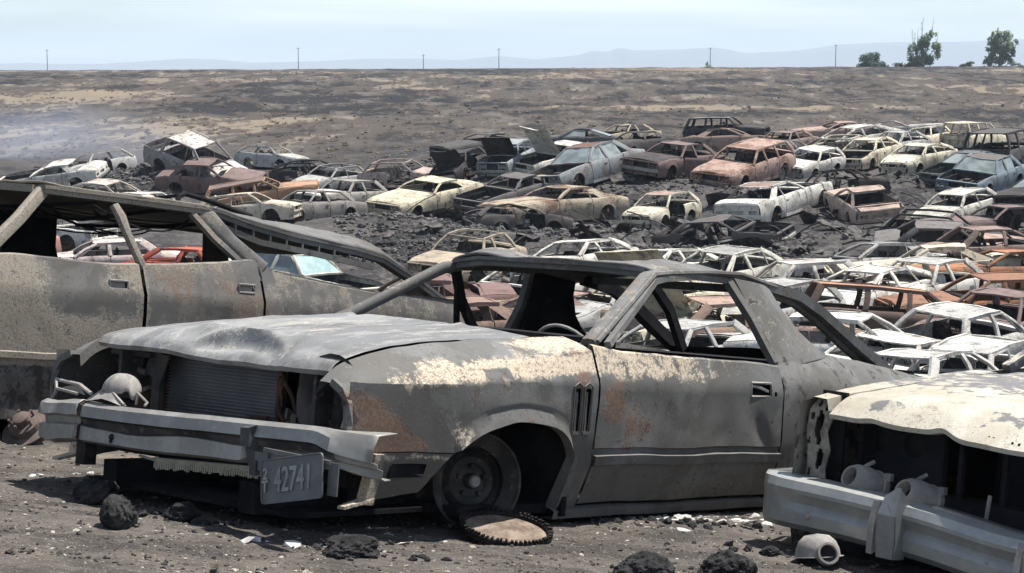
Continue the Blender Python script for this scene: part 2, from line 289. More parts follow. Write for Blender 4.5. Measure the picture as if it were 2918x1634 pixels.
CARS = [
# style, px, py, ppm, width px, heading, colour, label, options
('wagon', 2030, 336, 50, 190, -20, CHAR, 'charcoal wagon with pale roof edge in the farthest row beside the pink hardtop', dict(roof=GREY)),
('coupe', 2058, 362, 55, 306, -18, PINK, 'pink hardtop with its cream nose pointing right in the farthest row', dict(hood='none', nose=CREAM)),
('fastback', 2410, 333, 53, 240, 185, PINK, 'pink and grey fastback hidden behind the white rounded sedan', dict(soot=.5)),
('modern', 2453, 343, 58, 300, -158, ASH, 'white rounded sedan with dark grille in the farthest row', dict(hood='none', pitch=-4)),
('coupe', 2530, 340, 52, 170, -10, SILV, 'silver hulk with bare roof just right of the white rounded sedan', dict()),
('hatch', 2651, 363, 57, 150, -140, CREAM, 'small cream hatchback left of the charcoal off-roader with the open tail', dict()),
('suv', 2757, 347, 57, 150, 30, CREAM, 'cream van roof rising behind the charcoal off-roader', dict()),
('suv', 2850, 349, 66, 300, 38, (.07, .07, .075), 'charcoal off-roader showing its open tailgate window', dict(roof=(.10, .095, .095))),
('modern', 2485, 402, 62, 205, -138, CREAM, 'cream rounded sedan between two white hatchbacks in the upper rows', dict()),
('modern', 2631, 402, 64, 240, -148, (.62, .59, .48), 'cream sedan with gaping nose in front of the open-tailed off-roader', dict(hood='shut')),
('hatch', 2327, 420, 64, 216, -142, ASH, 'white hatchback parked behind the black stripped skeleton', dict()),
('sedan', 2394, 455, 72, 280, 184, (.05, .045, .042), 'black stripped skeleton of a sedan without doors', dict(doors='none', hood='none', trunk='none', skel=1, roll=4)),
('fastback', 2772, 424, 69, 270, -146, SLATE, 'slate fastback with grey windscreen behind the blue sedan', dict(glass=1, soot=.1)),
('sedan', 2812, 432, 72, 310, -143, BLUE, 'blue sedan with intact glass and its engine bay open', dict(glass=1, roof=(.16, .14, .135), hood='none', soot=.1, rust=.3)),
('coupe', 2995, 470, 78, 330, -145, (.03, .03, .034), 'black coupe with a chrome bumper at the right edge of the upper row', dict(glass=1, soot=.1, chrome=1)),
('sedan', 2960, 392, 62, 250, -140, (.16, .15, .15), 'dark grey sedan behind the blue sedan at the right edge', dict()),
('wagon', 2153, 415, 66, 322, -146, PINK, 'rust-pink wagon facing left behind the smouldering track', dict(rust=.9)),
('hatch', 2218, 409, 60, 150, -35, SILV, 'bare silver hoops of a small car behind the rust-pink wagon', dict(skel=1)),
('sedan', 1938, 393, 65, 305, -148, MAUVE, 'mauve sedan with its driver door swung open', dict(door_open=1, hoodc=CHAR, chrome=1, rust=.5)),
('coupe', 1830, 372, 58, 230, -146, (.06, .055, .056), 'black coupe nosed in behind the mauve sedan', dict()),
('sedan', 1793, 347, 52, 185, -150, TAN, 'pale tan sedan shell at the far end of the upper rows', dict()),
('fastback', 1660, 364, 56, 230, 172, (.12, .125, .135), 'smooth dark grey fastback behind the white car with a raised bonnet', dict(glass=1, soot=.15)),
('coupe', 1618, 391, 62, 268, -148, ASH, 'white coupe with its bonnet raised beside the rusty blue sedan', dict(hood='up')),
('sedan', 1696, 404, 66, 405, -150, (.30, .33, .345), 'rusty blue-grey sedan with intact windscreen and brown roof', dict(glass=1, roof=(.21, .12, .095), rust=.7, soot=.1, hoodc=(.28, .22, .19))),
('pickup', 1462, 392, 62, 150, -112, (.36, .40, .42), 'pale blue wreck facing out with a black bonnet standing upright', dict(hood='up', hoodc=(.012, .012, .014))),
('hatch', 1325, 425, 62, 150, -112, CHAR, 'charred black hulk at the left end of the upper rows', dict(hood='up', doors='none', soot=.8)),
('sedan', 1008, 508, 68, 235, -146, (.40, .39, .36), 'grey sedan with a white buckled bonnet at the left of the middle row', dict(hoodc=ASH, trunk='none')),
('coupe', 1240, 512, 68, 325, -146, (.62, .56, .42), 'cream coupe with oblong lamps in the middle row', dict(hood='shut', rust=.1)),
('coupe', 1482, 509, 68, 275, -143, (.155, .15, .15), 'dark grey hardtop between two cream coupes', dict(tailc=TAN)),
('coupe', 1618, 538, 72, 425, -158, (.46, .40, .31), 'long rust-mottled cream coupe with a caved-in roof', dict(rust=.95, sag=.14, hood='shut')),
('hatch', 1905, 550, 74, 215, -140, (.60, .56, .45), 'cream hatchback with rusty roof beside the white tail-first coupe', dict(roof=PINK, nosec=1)),
('coupe', 2186, 544, 74, 375, 33, (.60, .59, .55), 'white coupe seen tail first with a rust-brown roof', dict(roof=(.34, .24, .20), hood='none')),
('fastback', 2473, 541, 76, 172, 95, (.54, .42, .35), 'pink fastback seen square from behind in the middle row', dict(rust=.12, soot=.1, roof=(.52, .40, .33), sag=.02, trunk='shut')),
('hatch', 2750, 555, 80, 285, -142, (.60, .585, .52), 'white hatchback in the middle row near the right edge', dict()),
('coupe', 2885, 582, 86, 330, 195, MAUVE, 'mauve coupe with a black doorway at the right edge of the middle row', dict(doors='none', rust=.6)),
('sedan', 2671, 636, 95, 330, -12, (.20, .19, .185), 'dark grey sedan with a pinkish bonnet pointing right', dict(hoodc=PINK)),
('coupe', 2532, 690, 105, 340, 192, SILV, 'low silver coupe with its flat pale bonnet to the left', dict(hoodc=ASH)),
('coupe', 2705, 704, 110, 330, 175, CREAM, 'cream roof shell lying low between the silver coupe and the orange car', dict(sag=.05)),
('coupe', 2900, 692, 112, 370, 188, (.44, .21, .12), 'burnt orange roof at the right edge behind the orange-door car', dict(rust=.9)),
('sedan', 2319, 734, 116, 400, -166, (.58, .54, .50), 'pinkish white sedan just behind the near coupe roof', dict(hoodc=(.60, .50, .44))),
('modern', 2078, 710, 111, 285, -143, (.55, .54, .48), 'grey-roofed rounded sedan behind the near coupe with white pillars', dict(roof=(.34, .34, .33))),
('modern', 1665, 677, 103, 245, -143, ASH, 'white rounded sedan above the near coupe roof, left of its twin', dict()),
('modern', 1903, 700, 108, 255, -143, (.64, .63, .56), 'white rounded sedan above the near coupe roof, middle of the three', dict()),
('sedan', 1348, 668, 98, 200, -115, TAN, 'tan roof hoop peeping over the front of the near coupe roof', dict(skel=1)),
('sedan', 2651, 746, 118, 335, -142, (.58, .57, .52), 'pale sedan with black-edged roof above the orange wagon', dict(roof=SILV)),
('wagon', 2915, 775, 126, 480, 188, (.33, .17, .105), 'brown car with one orange door at the right edge', dict(doorc=(.52, .22, .11), rust=.9)),
('wagon', 2473, 828, 136, 520, -4, (.19, .135, .115), 'long brown wagon with an orange roof', dict(roof=(.52, .27, .16), rust=.5)),
('sedan', 2722, 874, 146, 520, 26, (.62, .615, .58), 'big white sedan with three side windows at the right edge', dict(roof=SILV)),
('sedan', 2374, 911, 154, 440, -22, (.64, .64, .61), 'white car framed by the near coupe quarter window', dict()),
('hatch', 2790, 965, 165, 420, -150, (.60, .60, .57), 'ash white small car with a speckled post behind the nearest right-hand bonnet', dict()),
('sedan', 2640, 1004, 174, 560, 27, (.56, .55, .53), 'grey-white roof closest behind the right-hand bonnet', dict(rust=.2)),
('coupe', 1985, 838, 138, 430, -150, (.62, .58, .44), 'cream car with raised bonnet seen through the near coupe door window', dict(hood='up')),
('sedan', 2060, 855, 143, 360, 15, (.44, .31, .25), 'pinkish car seen through the upper corner of the near coupe door window', dict()),
('sedan', 1960, 905, 152, 430, -150, SILV, 'silver-grey sedan filling the near coupe door window', dict()),
('coupe', 1230, 790, 128, 430, 188, (.25, .16, .15), 'maroon coupe seen low through the near coupe windscreen', dict(hoodc=ASH, rust=.6)),
('coupe', 1330, 848, 138, 420, 200, (.34, .23, .19), 'brown coupe below the maroon one in the near coupe windscreen', dict(rust=.5)),
('coupe', 1590, 822, 133, 430, 160, (.40, .28, .23), 'pink-brown low car seen through the windscreen behind the steering wheel', dict(sag=.12, rust=.3)),
('modern', 1747, 800, 131, 330, -145, SILV, 'grey rounded car seen at the right end of the near coupe windscreen', dict()),
('sedan', 330, 672, 102, 400, -165, (.58, .50, .47), 'pinkish white sedan seen through the left wagon front door window', dict(hood='shut')),
('sedan', 545, 692, 107, 330, -30, (.60, .13, .08), 'red sedan seen through the left wagon rear door window', dict(rust=.1, soot=.5)),
('hatch', 20, 640, 97, 300, -150, (.50, .28, .24), 'reddish hatchback at the left edge seen under the wagon windscreen', dict()),
('sedan', 90, 600, 88, 330, -20, ASH, 'white sedan at the left edge behind the wagon', dict()),
('sedan', 806, 712, 112, 330, -32, (.64, .63, .55), 'white sedan with pale teal glass seen below the wagon tail roof', dict(glass=2)),
('pickup', 557, 397, 64, 330, -36, (.66, .62, .57), 'white pickup perched nose down on the ash mound', dict(pitch=-8, roll=11, shaded_bodyc=(.36, .345, .34), soot=.5, tall=1)),  # grey body colour paints shade onto the flank of a white truck
('hatch', 752, 412, 56, 130, -30, (.45, .45, .43), 'grey open-topped off-roader frame behind the perched pickup', dict(skel=1, roll=-4)),
('hatch', 862, 460, 60, 90, -15, CHAR, 'small black lump of a car at the nose of the perched pickup', dict(skel=1, sag=.1)),
('hatch', 300, 468, 62, 110, -130, SILV, 'silver windscreen frame left of the ash mound', dict(skel=1)),
('coupe', 185, 486, 63, 260, 172, ASH, 'white coupe with a dark wheel arch at the far left', dict()),
('modern', 290, 518, 70, 220, -22, (.60, .53, .46), 'cream pink rounded car behind the left wagon roof', dict()),
('sedan', 400, 548, 75, 210, -30, ASH, 'white roof barely showing above the left wagon roof', dict()),
('sedan', 578, 497, 65, 250, -12, MAUVE, 'mauve sedan below the perched pickup', dict(rust=.6, pitch=7, roll=6)),
('wagon', 690, 506, 68, 320, 4, (.48, .29, .18), 'orange-sided car tilted nose up below the grey off-roader frame', dict(roof=MAUVE, rust=.5, pitch=9, hoodc=(.55, .34, .22))),
('hatch', 672, 556, 77, 240, -8, (.58, .52, .42), 'cream hatchback in front of the tilted orange car', dict(pitch=3)),
('hatch', 962, 493, 62, 120, -140, SILV, 'bare roll-bar frame behind the grey sedan with the white bonnet', dict(skel=1)),
('hatch', 1120, 500, 62, 130, -20, (.50, .40, .37), 'pinkish small shell behind the cream coupe with oblong lamps', dict(skel=1)),
('hatch', 2640, 612, 90, 160, -20, CHAR, 'charred hoops of a small car right of the pink fastback', dict(skel=1)),
('sedan', 2815, 652, 98, 340, 12, (.32, .24, .21), 'brown sedan wedged behind the dark grey one with the pinkish bonnet', dict(rust=.5)),
('modern', 2500, 760, 121, 300, -140, ASH, 'white rounded sedan squeezed above the orange roof of the long wagon', dict(sag=.09)),
('sedan', 2868, 822, 135, 380, -150, MAUVE, 'mauve sedan under the car with the orange door', dict(rust=.6)),
('coupe', 2545, 938, 159, 450, -145, ASH, 'crumpled white coupe between the big white sedan and the nearest grey-white roof', dict(sag=.12)),
('hatch', 2235, 806, 132, 330, -142, SILV, 'silver hatchback at the left end of the long brown wagon', dict(sag=.08)),
('sedan', 1850, 768, 125, 360, -148, CREAM, 'cream sedan glimpsed in the top of the near coupe door window', dict(sag=.06)),
('modern', 1545, 748, 121, 330, -142, ASH, 'white rounded sedan under the middle of the near coupe windscreen frame', dict()),
('modern', 2565, 374, 59, 215, -145, SILV, 'silver rounded sedan between the white rounded sedan and the cream hatchback', dict()),
('sedan', 2245, 372, 57, 200, -150, (.30, .24, .22), 'brownish sedan behind the white hatchback of the upper rows', dict(rust=.6)),
('hatch', 2400, 392, 60, 150, -35, CREAM, 'cream small car lodged behind the two cream sedans', dict(skel=1)),
('coupe', 1395, 372, 57, 200, -160, (.10, .10, .10), 'sooty coupe at the back of the upright black bonnet', dict(soot=.6)),
('sedan', 2035, 612, 84, 220, -30, (.13, .12, .12), 'dark crushed sedan in the rubble below the white tail-first coupe', dict(sag=.35, doors='none', trunk='none')),
('hatch', 1440, 590, 80, 190, 20, (.11, .10, .10), 'dark crushed small car in the rubble bank at the middle', dict(sag=.35, doors='none')),
('sedan', 905, 535, 73, 210, -145, (.33, .31, .29), 'grey wreck just right of the sloping wagon roof', dict(sag=.1, hoodc=ASH)),
]
def parallel(i, c):                            # most wrecks were parked parallel to the close ones
    h = c[5]
    if -152 < h < -134: h = -130 + (i * 37 % 11) - 5
    elif -162 < h <= -152 and c[0] != 'modern': h = -142
    elif 20 < h < 40: h += 20
    return c[:5] + (h,) + c[6:]
CARS = [parallel(i, c) for i, c in enumerate(CARS)]
def car_pose(c):
    st = STY[c[0]]; h = R(c[5]); d = FPX / c[3]
    k = c[4] / c[3] / (st['L'] * abs(math.cos(h)) + st['W'] * abs(math.sin(h))); k = min(1.26, max(.97, k * 1.05))
    p = at_depth(c[1], c[2], d); p.z -= st['H'] * k - .10
    roofx = (st['wt'] + st['rt']) / 2 * k        # the roof is behind the middle of the car
    return Vector((p.x - math.cos(h) * roofx, p.y - math.sin(h) * roofx, p.z)), k, d
POSES = [car_pose(c) for c in CARS]
# ------------------------------------------------------------------ terrain
B_POSE = ((-.7924, 8.1154, CZ - 2.0687), -2.27828, .14559, .02918)
A_POSE = ((-3.9568, 9.1956, CZ - 1.7948), -2.24108, .14120, .05049)
C_POSE = ((2.4007, 7.9590, CZ - 2.3628), -2.32711, .09140, -.01459)
def pose_mat(p):
    (t, ya, pi_, ro) = p
    Rz = Matrix.Rotation(ya, 3, 'Z'); Ry = Matrix.Rotation(-pi_, 3, 'Y'); Rx = Matrix.Rotation(ro, 3, 'X')
    return (Rz @ Ry @ Rx).to_4x4(), Vector(t)
ZF = [(0, 0), (76, 0), (88, 1.0), (110, 1.6), (160, 2.5), (250, 4.2), (385, 5.80), (430, 5.95), (520, 5.2), (800, 3), (3000, 0), (9000, -10), (60000, -10)]
KX = np.array([p[0].x for p in POSES]); KY = np.array([p[0].y for p in POSES]); KZ = np.array([p[0].z for p in POSES])
def plane_np(x, y):
    yy = np.where(y > 6.4, y, 6.4 + (y - 6.4) * .12); xx = np.clip(x, -9, 9)
    return 4.115 - .14 * ((xx + .79) * .60 + (yy - 8.115) * .76)
def base_np(x, y):
    zf = np.interp(y, [a for a, b in ZF], [b for a, b in ZF])
    zf = zf + .0042 * x * np.clip((y - 150) / 250, 0, 1) * np.clip((900 - y) / 400, 0, 1)
    t = np.clip((y - 12.2 + .25 * x * (np.abs(x) < 8)) / 11.0, 0, 1); t = t * t * (3 - 2 * t)
    return plane_np(x, y) * (1 - t) + zf * t
KR = KZ - base_np(KX, KY)
MOUNDS = [(1330, 62, 4.2, 2.6, .8), (1720, 66, 3.5, 1.8, .5), (1130, 70, 3.5, 2.2, .5), (2340, 61, 3.2, 2.0, .55), (450, 86, 4.0, 3.0, .9), (1250, 90, 4, 2.5, .6), (2050, 78, 4, 2, .35)]
MOUNDS = [((px - 1459) / FPX * d, d, sx, sy, h) for px, d, sx, sy, h in MOUNDS]
def ground_np(x, y):
    z = base_np(x, y)
    for mx, my, sx, sy, h in MOUNDS: z = z + h * np.exp(-((x - mx) / sx) ** 2 - ((y - my) / sy) ** 2)
    num = np.zeros_like(z); den = np.full_like(z, .12)
    yc = np.maximum(y, 5.0)
    for kx, ky, kr in zip(KX, KY, KR):
        w = np.exp(-(((x - kx) / (ky * .028 + .6)) ** 2 + ((np.log(yc) - math.log(ky)) / .035) ** 2) / 2)
        num += w * kr; den += w
    return z + num / den
def gnoise(x, y):
    if y < 13: return .022 * nz((x, y, 0), .9, 4) + .012 * nz((x, y * 2.2, 4), 5, 3)
    a = .022 + .09 * sst(13, 24, y) + .25 * sst(100, 200, y) + .35 * sst(130, 220, y) - .5 * sst(300, 410, y)
    f = .5 if y < 90 else .5 - .38 * sst(90, 180, y)
    return a * nz((x, y * 1.3, 0), f, 4)
def ground(x, y): return float(ground_np(np.array([x]), np.array([y]))[0]) + gnoise(x, y)
def ground_hit(px, py):
    d0 = ray(px, py); lo = 4.0
    d = lo
    while d < 500:
        p = Vector((0, 0, CZ)) + d0 * d
        if p.z <= ground(p.x, p.y): break
        d *= 1.004
    return p
def make_ground():
    ys = np.concatenate([[-700, -200, -40, -5, 0, 3], np.linspace(5, 14, 230), np.geomspace(14.1, 430, 330), np.geomspace(440, 9000, 40)])
    u = np.concatenate([[-6, -3, -1.6, -1, -.7], np.linspace(-.5, .5, 420), [.7, 1, 1.6, 3, 6]])
    vs = []; X = []; Y = []
    for y in ys:
        w = max(y, 6) if y > 0 else 6 - y
        X.append(np.clip(u * w, -5000, 5000)); Y.append(np.full_like(u, y))
    X = np.array(X); Y = np.array(Y); Z = ground_np(X, Y)
    N = np.array([[gnoise(float(a), float(b)) for a, b in zip(ra, rb)] for ra, rb in zip(X, Y)]); Z = Z + N
    n = len(u); m = len(ys)
    V = np.stack([X, Y, Z], -1).reshape(-1, 3)
    idx = np.arange(m * n).reshape(m, n)
    F = np.stack([idx[:-1, :-1], idx[:-1, 1:], idx[1:, 1:], idx[1:, :-1]], -1).reshape(-1, 4)
    me = bpy.data.meshes.new('ground'); me.vertices.add(len(V)); me.vertices.foreach_set('co', V.ravel())
    me.loops.add(F.size); me.loops.foreach_set('vertex_index', F.ravel().astype(np.int32))
    me.polygons.add(len(F)); me.polygons.foreach_set('loop_start', np.arange(0, F.size, 4, dtype=np.int32))
    me.update(calc_edges=True); me.polygons.foreach_set('use_smooth', [True] * len(F))
    o = bpy.data.objects.new('ground', me); COL.objects.link(o); tag(o, kind='structure')
    # ---- soil
    t = NT('burnt_ground', .95, .1); P = t.coord('Object', seed=False)
    sx = t.n('SeparateXYZ'); t.t.links.new(P, sx.inputs[0]); yy = sx.outputs[1]
    near = t.math('SUBTRACT', 1.0, t.step(yy, 11, 20)); far = t.step(yy, 84, 125)
    n1 = t.noise(.8, 8, .62, .5); n2 = t.noise(4.5, 7, .65, .3, t.scale(P, (.55, 1.2, 1))); n3 = t.noise(30, 5, .65); n4 = t.noise(95, 3, .6)
    soil = t.mix(t.step(n2, .36, .62), (.050, .045, .041), (.112, .099, .087))
    soil = t.mix(t.math('MULTIPLY', t.step(n1, .52, .70), .6), soil, (.20, .168, .130))
    soil = t.mix(t.math('MULTIPLY', t.step(n3, .50, .64), .6), soil, (.05, .045, .042))
    soil = t.mix(t.math('MULTIPLY', t.step(n3, .30, .38), -1.0), soil, (.25, .22, .18))
    soil = t.mix(t.math('MULTIPLY', t.step(n4, .61, .68), .8), soil, (.33, .30, .255))
    b1 = t.noise(.16, 7, .6, .4, t.scale(P, (1, .9, 1))); b2 = t.noise(1.1, 7, .68, .2); b3 = t.noise(5.5, 5, .68)
    fld = t.mix(t.step(b1, .38, .62), (.026, .025, .026), (.078, .071, .067))
    fld = t.mix(t.math('MULTIPLY', t.step(b2, .50, .66), .55), fld, (.135, .125, .115))
    fld = t.mix(t.math('MULTIPLY', t.step(b3, .54, .66), .55), fld, (.19, .178, .16))
    fld = t.mix(t.math('MULTIPLY', t.step(b3, .46, .34), .6), fld, (.020, .020, .022))
    g1 = t.noise(.030, 7, .68, .9, t.scale(P, (.55, .52, 1))); g2 = t.noise(.34, 6, .70, .3, t.scale(P, (.9, .24, 1))); g3 = t.noise(1.6, 5, .7, 0, t.scale(P, (1, .3, 1)))
    gm = t.math('ADD', t.math('ADD', t.math('MULTIPLY', g1, .54), t.math('MULTIPLY', g2, .31)), t.math('MULTIPLY', g3, .15))
    grass = t.mix(t.step(gm, .45, .50), (.026, .025, .026), (.076, .064, .055))
    grass = t.mix(t.math('MULTIPLY', t.step(gm, .53, .56), .9), grass, (.205, .168, .122))
    grass = t.mix(t.math('MULTIPLY', t.step(g2, .52, .66), .45), grass, (.15, .138, .125))
    grass = t.mix(t.math('MULTIPLY', t.step(g3, .40, .28), .7), grass, (.028, .027, .028))
    c = t.mix(far, fld, grass); c = t.mix(near, c, soil)
    h = t.math('ADD', t.math('MULTIPLY', n2, .5), t.math('ADD', t.math('MULTIPLY', n3, .35), t.math('MULTIPLY', b3, .8)))
    t.bump(h, .55, .04)
    me.materials.append(t.color(c))
make_ground()
# ------------------------------------------------------------------ builder of the field cars
def make_car(i, c, pose):
    sty, px, py, ppm, wpx, hd, colr, label, op = c
    st = STY[sty]; pos, k, dep = pose; rg = random.Random(i * 37 + 5)
    st = dict(st); rv = random.Random(i * 91 + 3)
    for q_, a_ in (('wb', .06), ('wt', .09), ('rt', .10), ('rb', .06), ('hf', .035), ('tl', .03), ('rh', .025)): st[q_] += rv.uniform(-a_, a_)
    if op.get('tall'): st.update(H=1.62, rt=-1.15, rb=-1.32, wt=.35)
    st['H'] *= rv.uniform(.95, 1.04)
    L, Wd, H = st['L'] / 2, st['W'] / 2, st['H']
    name = dict(sedan='burnt_sedan', coupe='burnt_coupe', fastback='burnt_fastback', modern='burnt_sedan', hatch='burnt_hatchback', wagon='burnt_wagon', suv='burnt_offroader', pickup='burnt_pickup')[sty]
    z = ground(pos.x, pos.y)
    root = thing(name, label, 'pickup' if sty == 'pickup' else 'car', (pos.x, pos.y, z - .09), None, 'burnt-out cars in the scrapyard field')
    e = .6; hdr = R(hd)
    gx = (ground(pos.x + math.cos(hdr)*1.4, pos.y + math.sin(hdr)*1.4) - ground(pos.x - math.cos(hdr)*1.4, pos.y - math.sin(hdr)*1.4)) / 2.8
    gy = (ground(pos.x - math.sin(hdr)*e, pos.y + math.cos(hdr)*e) - ground(pos.x + math.sin(hdr)*e, pos.y - math.cos(hdr)*e)) / (2*e)
    lim = lambda v: max(-.14, min(.14, v))
    root.rotation_euler = (Matrix.Rotation(hdr, 3, 'Z') @ Matrix.Rotation(-lim(gx) - R(op.get('pitch', rg.uniform(-1, 1) * (5 if rg.random() < .25 else 1.5))), 3, 'Y') @ Matrix.Rotation(lim(gy) + R(op.get('roll', rg.uniform(-1, 1) * (6 if rg.random() < .25 else 2))), 3, 'X')).to_euler()
    root.scale = (k, k, k)
    sd_ = rg.uniform(0, 60); skel = op.get('skel', 0)
    pr = dict(seed=i * 7.31 + 1.0, rust=op.get('rust', .18), soot=op.get('soot', .28))
    sag = op.get('sag', rg.choice((.01, .03, .06, .11))); amp = .014 + .022 * rg.random() ** 2
    tint = lambda q: (lambda g: (*[min(.82, v * g) for v in q], 1))(rg.uniform(.95, 1.06) * (1.16 if min(q) > .4 else 1))
    body_c = tint(op.get('shaded_bodyc', colr)); roof_c = tint(op.get('roof', colr)); hood_c = tint(op.get('hoodc', op.get('nose', colr)))
    def fn(p):
        q = Vector(p); o = Vector((sd_, sd_, 0))
        n = noise.noise_vector((q + o) * 1.7) * amp + noise.noise_vector((q + o) * 5) * (amp * .35)
        q = q + n
        if q.z > st['cw'] + .1:
            t = (q.z - st['cw'] - .1) / (H - st['cw'] - .1)
            q.z -= sag * t * max(0, 1 - (q.y / .8) ** 2 * .5) * (.6 + .6 * noise.noise((q + o) * .9))
        return q
    def P(m, nm, mat=BURNT, col=body_c, parent=root, **kw):
        return m.build(nm, mat, parent, fn=fn, props=pr, col=col, **kw)
    xa, xb = L - .88, -L + 1.02; ra, zc, rk = .345, .30, .17
    def zl(x):
        zz = rk
        for xc in (xa, xb):
            if abs(x - xc) < ra: zz = max(zz, zc + math.sqrt(ra*ra - (x - xc)**2) * .98)
        return zz
    ztp = [(-L, st['tl']), (-L + .5, st['dk']), (st['rb'], st['bt']), (st['wb'], st['cw']), (L - .25, st['hf'] + .02), (L, st['hf'] - .03)]
    round_ = .055 if sty in ('modern', 'hatch') else .02
    def zt(x): return itps(x, ztp) + (.02 * math.exp(-((x - st['rb'] + .2) / .5)**2) if sty in ('coupe', 'fastback') else 0)
    def hw(x):
        f = max(0, (x - L + .7) / .7); r = max(0, (-L + .7 - x) / .7)
        return Wd * (1 - (.075 if round_ < .03 else .17) * f**2.2 - (.055 if round_ < .03 else .11) * r**2.2)
    def yy(x, zz):
        t = (zz - rk) / (zt(x) - rk); return hw(x) * (.93 + .07 * math.sin(math.pi * min(1, max(0, t*.85 + .08))) - .03 * max(0, t - .8) * 5 * .5)
    arch = [xc + ra * math.cos(a) for xc in (xa, xb) for a in lin(0, math.pi, 11)] + [xc + s * (ra + .002) for xc in (xa, xb) for s in (-1, 1)]
    def side(m, x0, x1, s, inset=0, top=True):
        xs = merged(lin(x0, x1, max(3, int(abs(x1-x0)/.28)+2)), [x for x in arch if min(x0, x1) < x < max(x0, x1)])
        rows = []
        for x in xs:
            a, b = zl(x), zt(x); col = [(x, s*(yy(x, a) - .05), a + .005)]
            for t in (0, .3, .55, .8, .95): zz = a + (b - a)*t; col.append((x, s*(yy(x, zz) + (.012 if t == 0 and a > rk else 0)), zz))
            if top: col += [(x, s*(yy(x, b) - .045), b + .012), (x, s*(hw(x)*.885), b + .02)]
            rows.append(col)
        m.grid(rows); return m
    d = st['dr']; doors = op.get('doors', 'shut')
    # ---- body: fenders, quarters, pillars, front and rear panels
    b = M()
    for s in (-1, 1):
        side(b, d[0] + .012, L - .02, s); side(b, -L + .02, d[-1] - .012, s)
        b.bar([(d[0], s*yy(0, rk)*.98, rk + .03), (d[-1], s*yy(0, rk)*.98, rk + .03)], .08, .09)
    # front face with lamp openings
    xf = L - .01; hf = st['hf'] - .03; zb0 = .44
    yl = hw(xf) * .92
    for s in (-1, 1):
        b.box((xf - .03, s*yl, (hf + zb0)/2), (.10, .05, hf - zb0)); b.box((xf - .03, s*(yl - .42), (hf + zb0)/2), (.05, .04, hf - zb0))
        for yc in ([yl - .22] if round_ > .03 else [yl - .13, yl - .31]):
            b.lathe([(.085, 0), (.095, .03), (.08, .035), (.06, -.05), (.0, -.08)], (xf - .03, s*yc, (hf + zb0)/2), (1, 0, 0), 12)
    b.box((xf - .03, 0, hf - .012), (.12, 2*yl, .035)); b.box((xf - .03, 0, zb0), (.10, 2*yl, .05))
    b.box((xf - .06, 0, .30), (.03, 2*yl*.92, .2))
    # rear face with lamp recesses
    xr = -L + .01; ht = st['tl']; yr = hw(xr) * .93
    tall = sty in ('hatch', 'suv', 'wagon', 'modern')
    ys_ = [-yr, -yr + .07, -yr + .36, -.28, .28, yr - .36, yr - .07, yr]; zs_ = [.36, .46, .50, .62 if not tall else .72, ht - .04, ht]
    b.grid([[(xr + .02 * (abs(y) > yr - .08), y, zz) for y in ys_] for zz in zs_], skip=lambda r_, q: r_ == 2 and q in (1, 3, 5))
    b.box((xr + .09, 0, .57), (.02, 2*yr - .06, .3))
    # pillars
    zr = H - .055; rh = st['rh']
    pil = lambda p0, p1, w, h: b.blade([p0, [(p0[j]+p1[j])/2 + (.015 if j == 1 and p0[1] > 0 else -.015 if j == 1 else .015) for j in range(3)], p1], w*1.25, h*1.3, up=(1, 0, 0))
    yb = hw(0) * .90
    for s in (-1, 1):
        pil((st['wb'], s*yb, st['cw'] + .01), (st['wt'], s*rh, zr), .055, .065)
        if len(d) > 2: pil((d[1], s*yb, st['bt']), (d[1] + .03, s*rh, zr + .02), .05, .085)
        if sty in ('wagon', 'suv'): pil((d[-1] - .03, s*yb, st['bt']), (d[-1] - .0, s*rh, zr + .02), .05, .10)
        cw_ = st['cp']
        if sty in ('coupe', 'fastback') and not skel:
            x1 = max(st['rt'] + .05, d[-1] - .55 + .0)
            b.grid([[(lerp(st['rb'] + .02, st['rt'] + .02, t), s*lerp(yb*.97, rh, t), lerp(st['dk'] + .01, zr, t)), (lerp(st['rb'] + cw_ + .15, st['rt'] + cw_, t), s*lerp(yb*1.0, rh + .01, t), lerp(st['bt'] + .01, zr + .01, t))] for t in lin(0, 1, 5)])
        else: pil((st['rb'], s*yb, st['dk']), (st['rt'], s*rh, zr), .06, cw_ * (.5 if skel else 1))
        b.bar([(st['wt'], s*rh, zr), (lerp(st['wt'], st['rt'], .5), s*(rh + .015), zr + .03), (st['rt'], s*rh, zr)], .06, .075)
    b.bar([(st['wt'], -rh, zr), (st['wt'] + .06, 0, H - .03), (st['wt'], rh, zr)], .06, .035)
    b.bar([(st['rt'], -rh, zr), (st['rt'] - .05, 0, H - .03), (st['rt'], rh, zr)], .06, .035)
    b.bar([(st['wb'] + .03, -yb, st['cw']), (st['wb'] + .10, 0, st['cw'] + .02), (st['wb'] + .03, yb, st['cw'])], .14, .05)
    b.bar([(st['rb'] - .03, -yb, st['dk']), (st['rb'] - .08, 0, st['dk'] + .02), (st['rb'] - .03, yb, st['dk'])], .12, .05)
    P(b, 'body')
    # ---- roof
    if not skel:
        m = M(); rows = []
        for x in lin(st['wt'] + .02, st['rt'] - .02, 9):
            t = (x - st['wt']) / (st['rt'] - st['wt']); cz = H - .045 * (2*t - 1)**2 * (1.3 if round_ > .03 else .8)
            rows.append([(x, s_*(rh + .035), zr - .005 + .03*(1 - (2*t - 1)**2)) if abs(s_) == 1 else (x + .05*(1 - s_*s_)*(.5 - t)*2, s_*(rh + .03), lerp(zr + .03, cz, 1 - abs(s_)**2.6)) for s_ in (-1, -.97, -.8, -.5, 0, .5, .8, .97, 1)])
        P(m.grid(rows), 'roof', col=roof_c)
    # ---- hood
    hs = op.get('hood', 'shut' if rg.random() < .8 else 'none')
    wbx = st['wb'] + .12
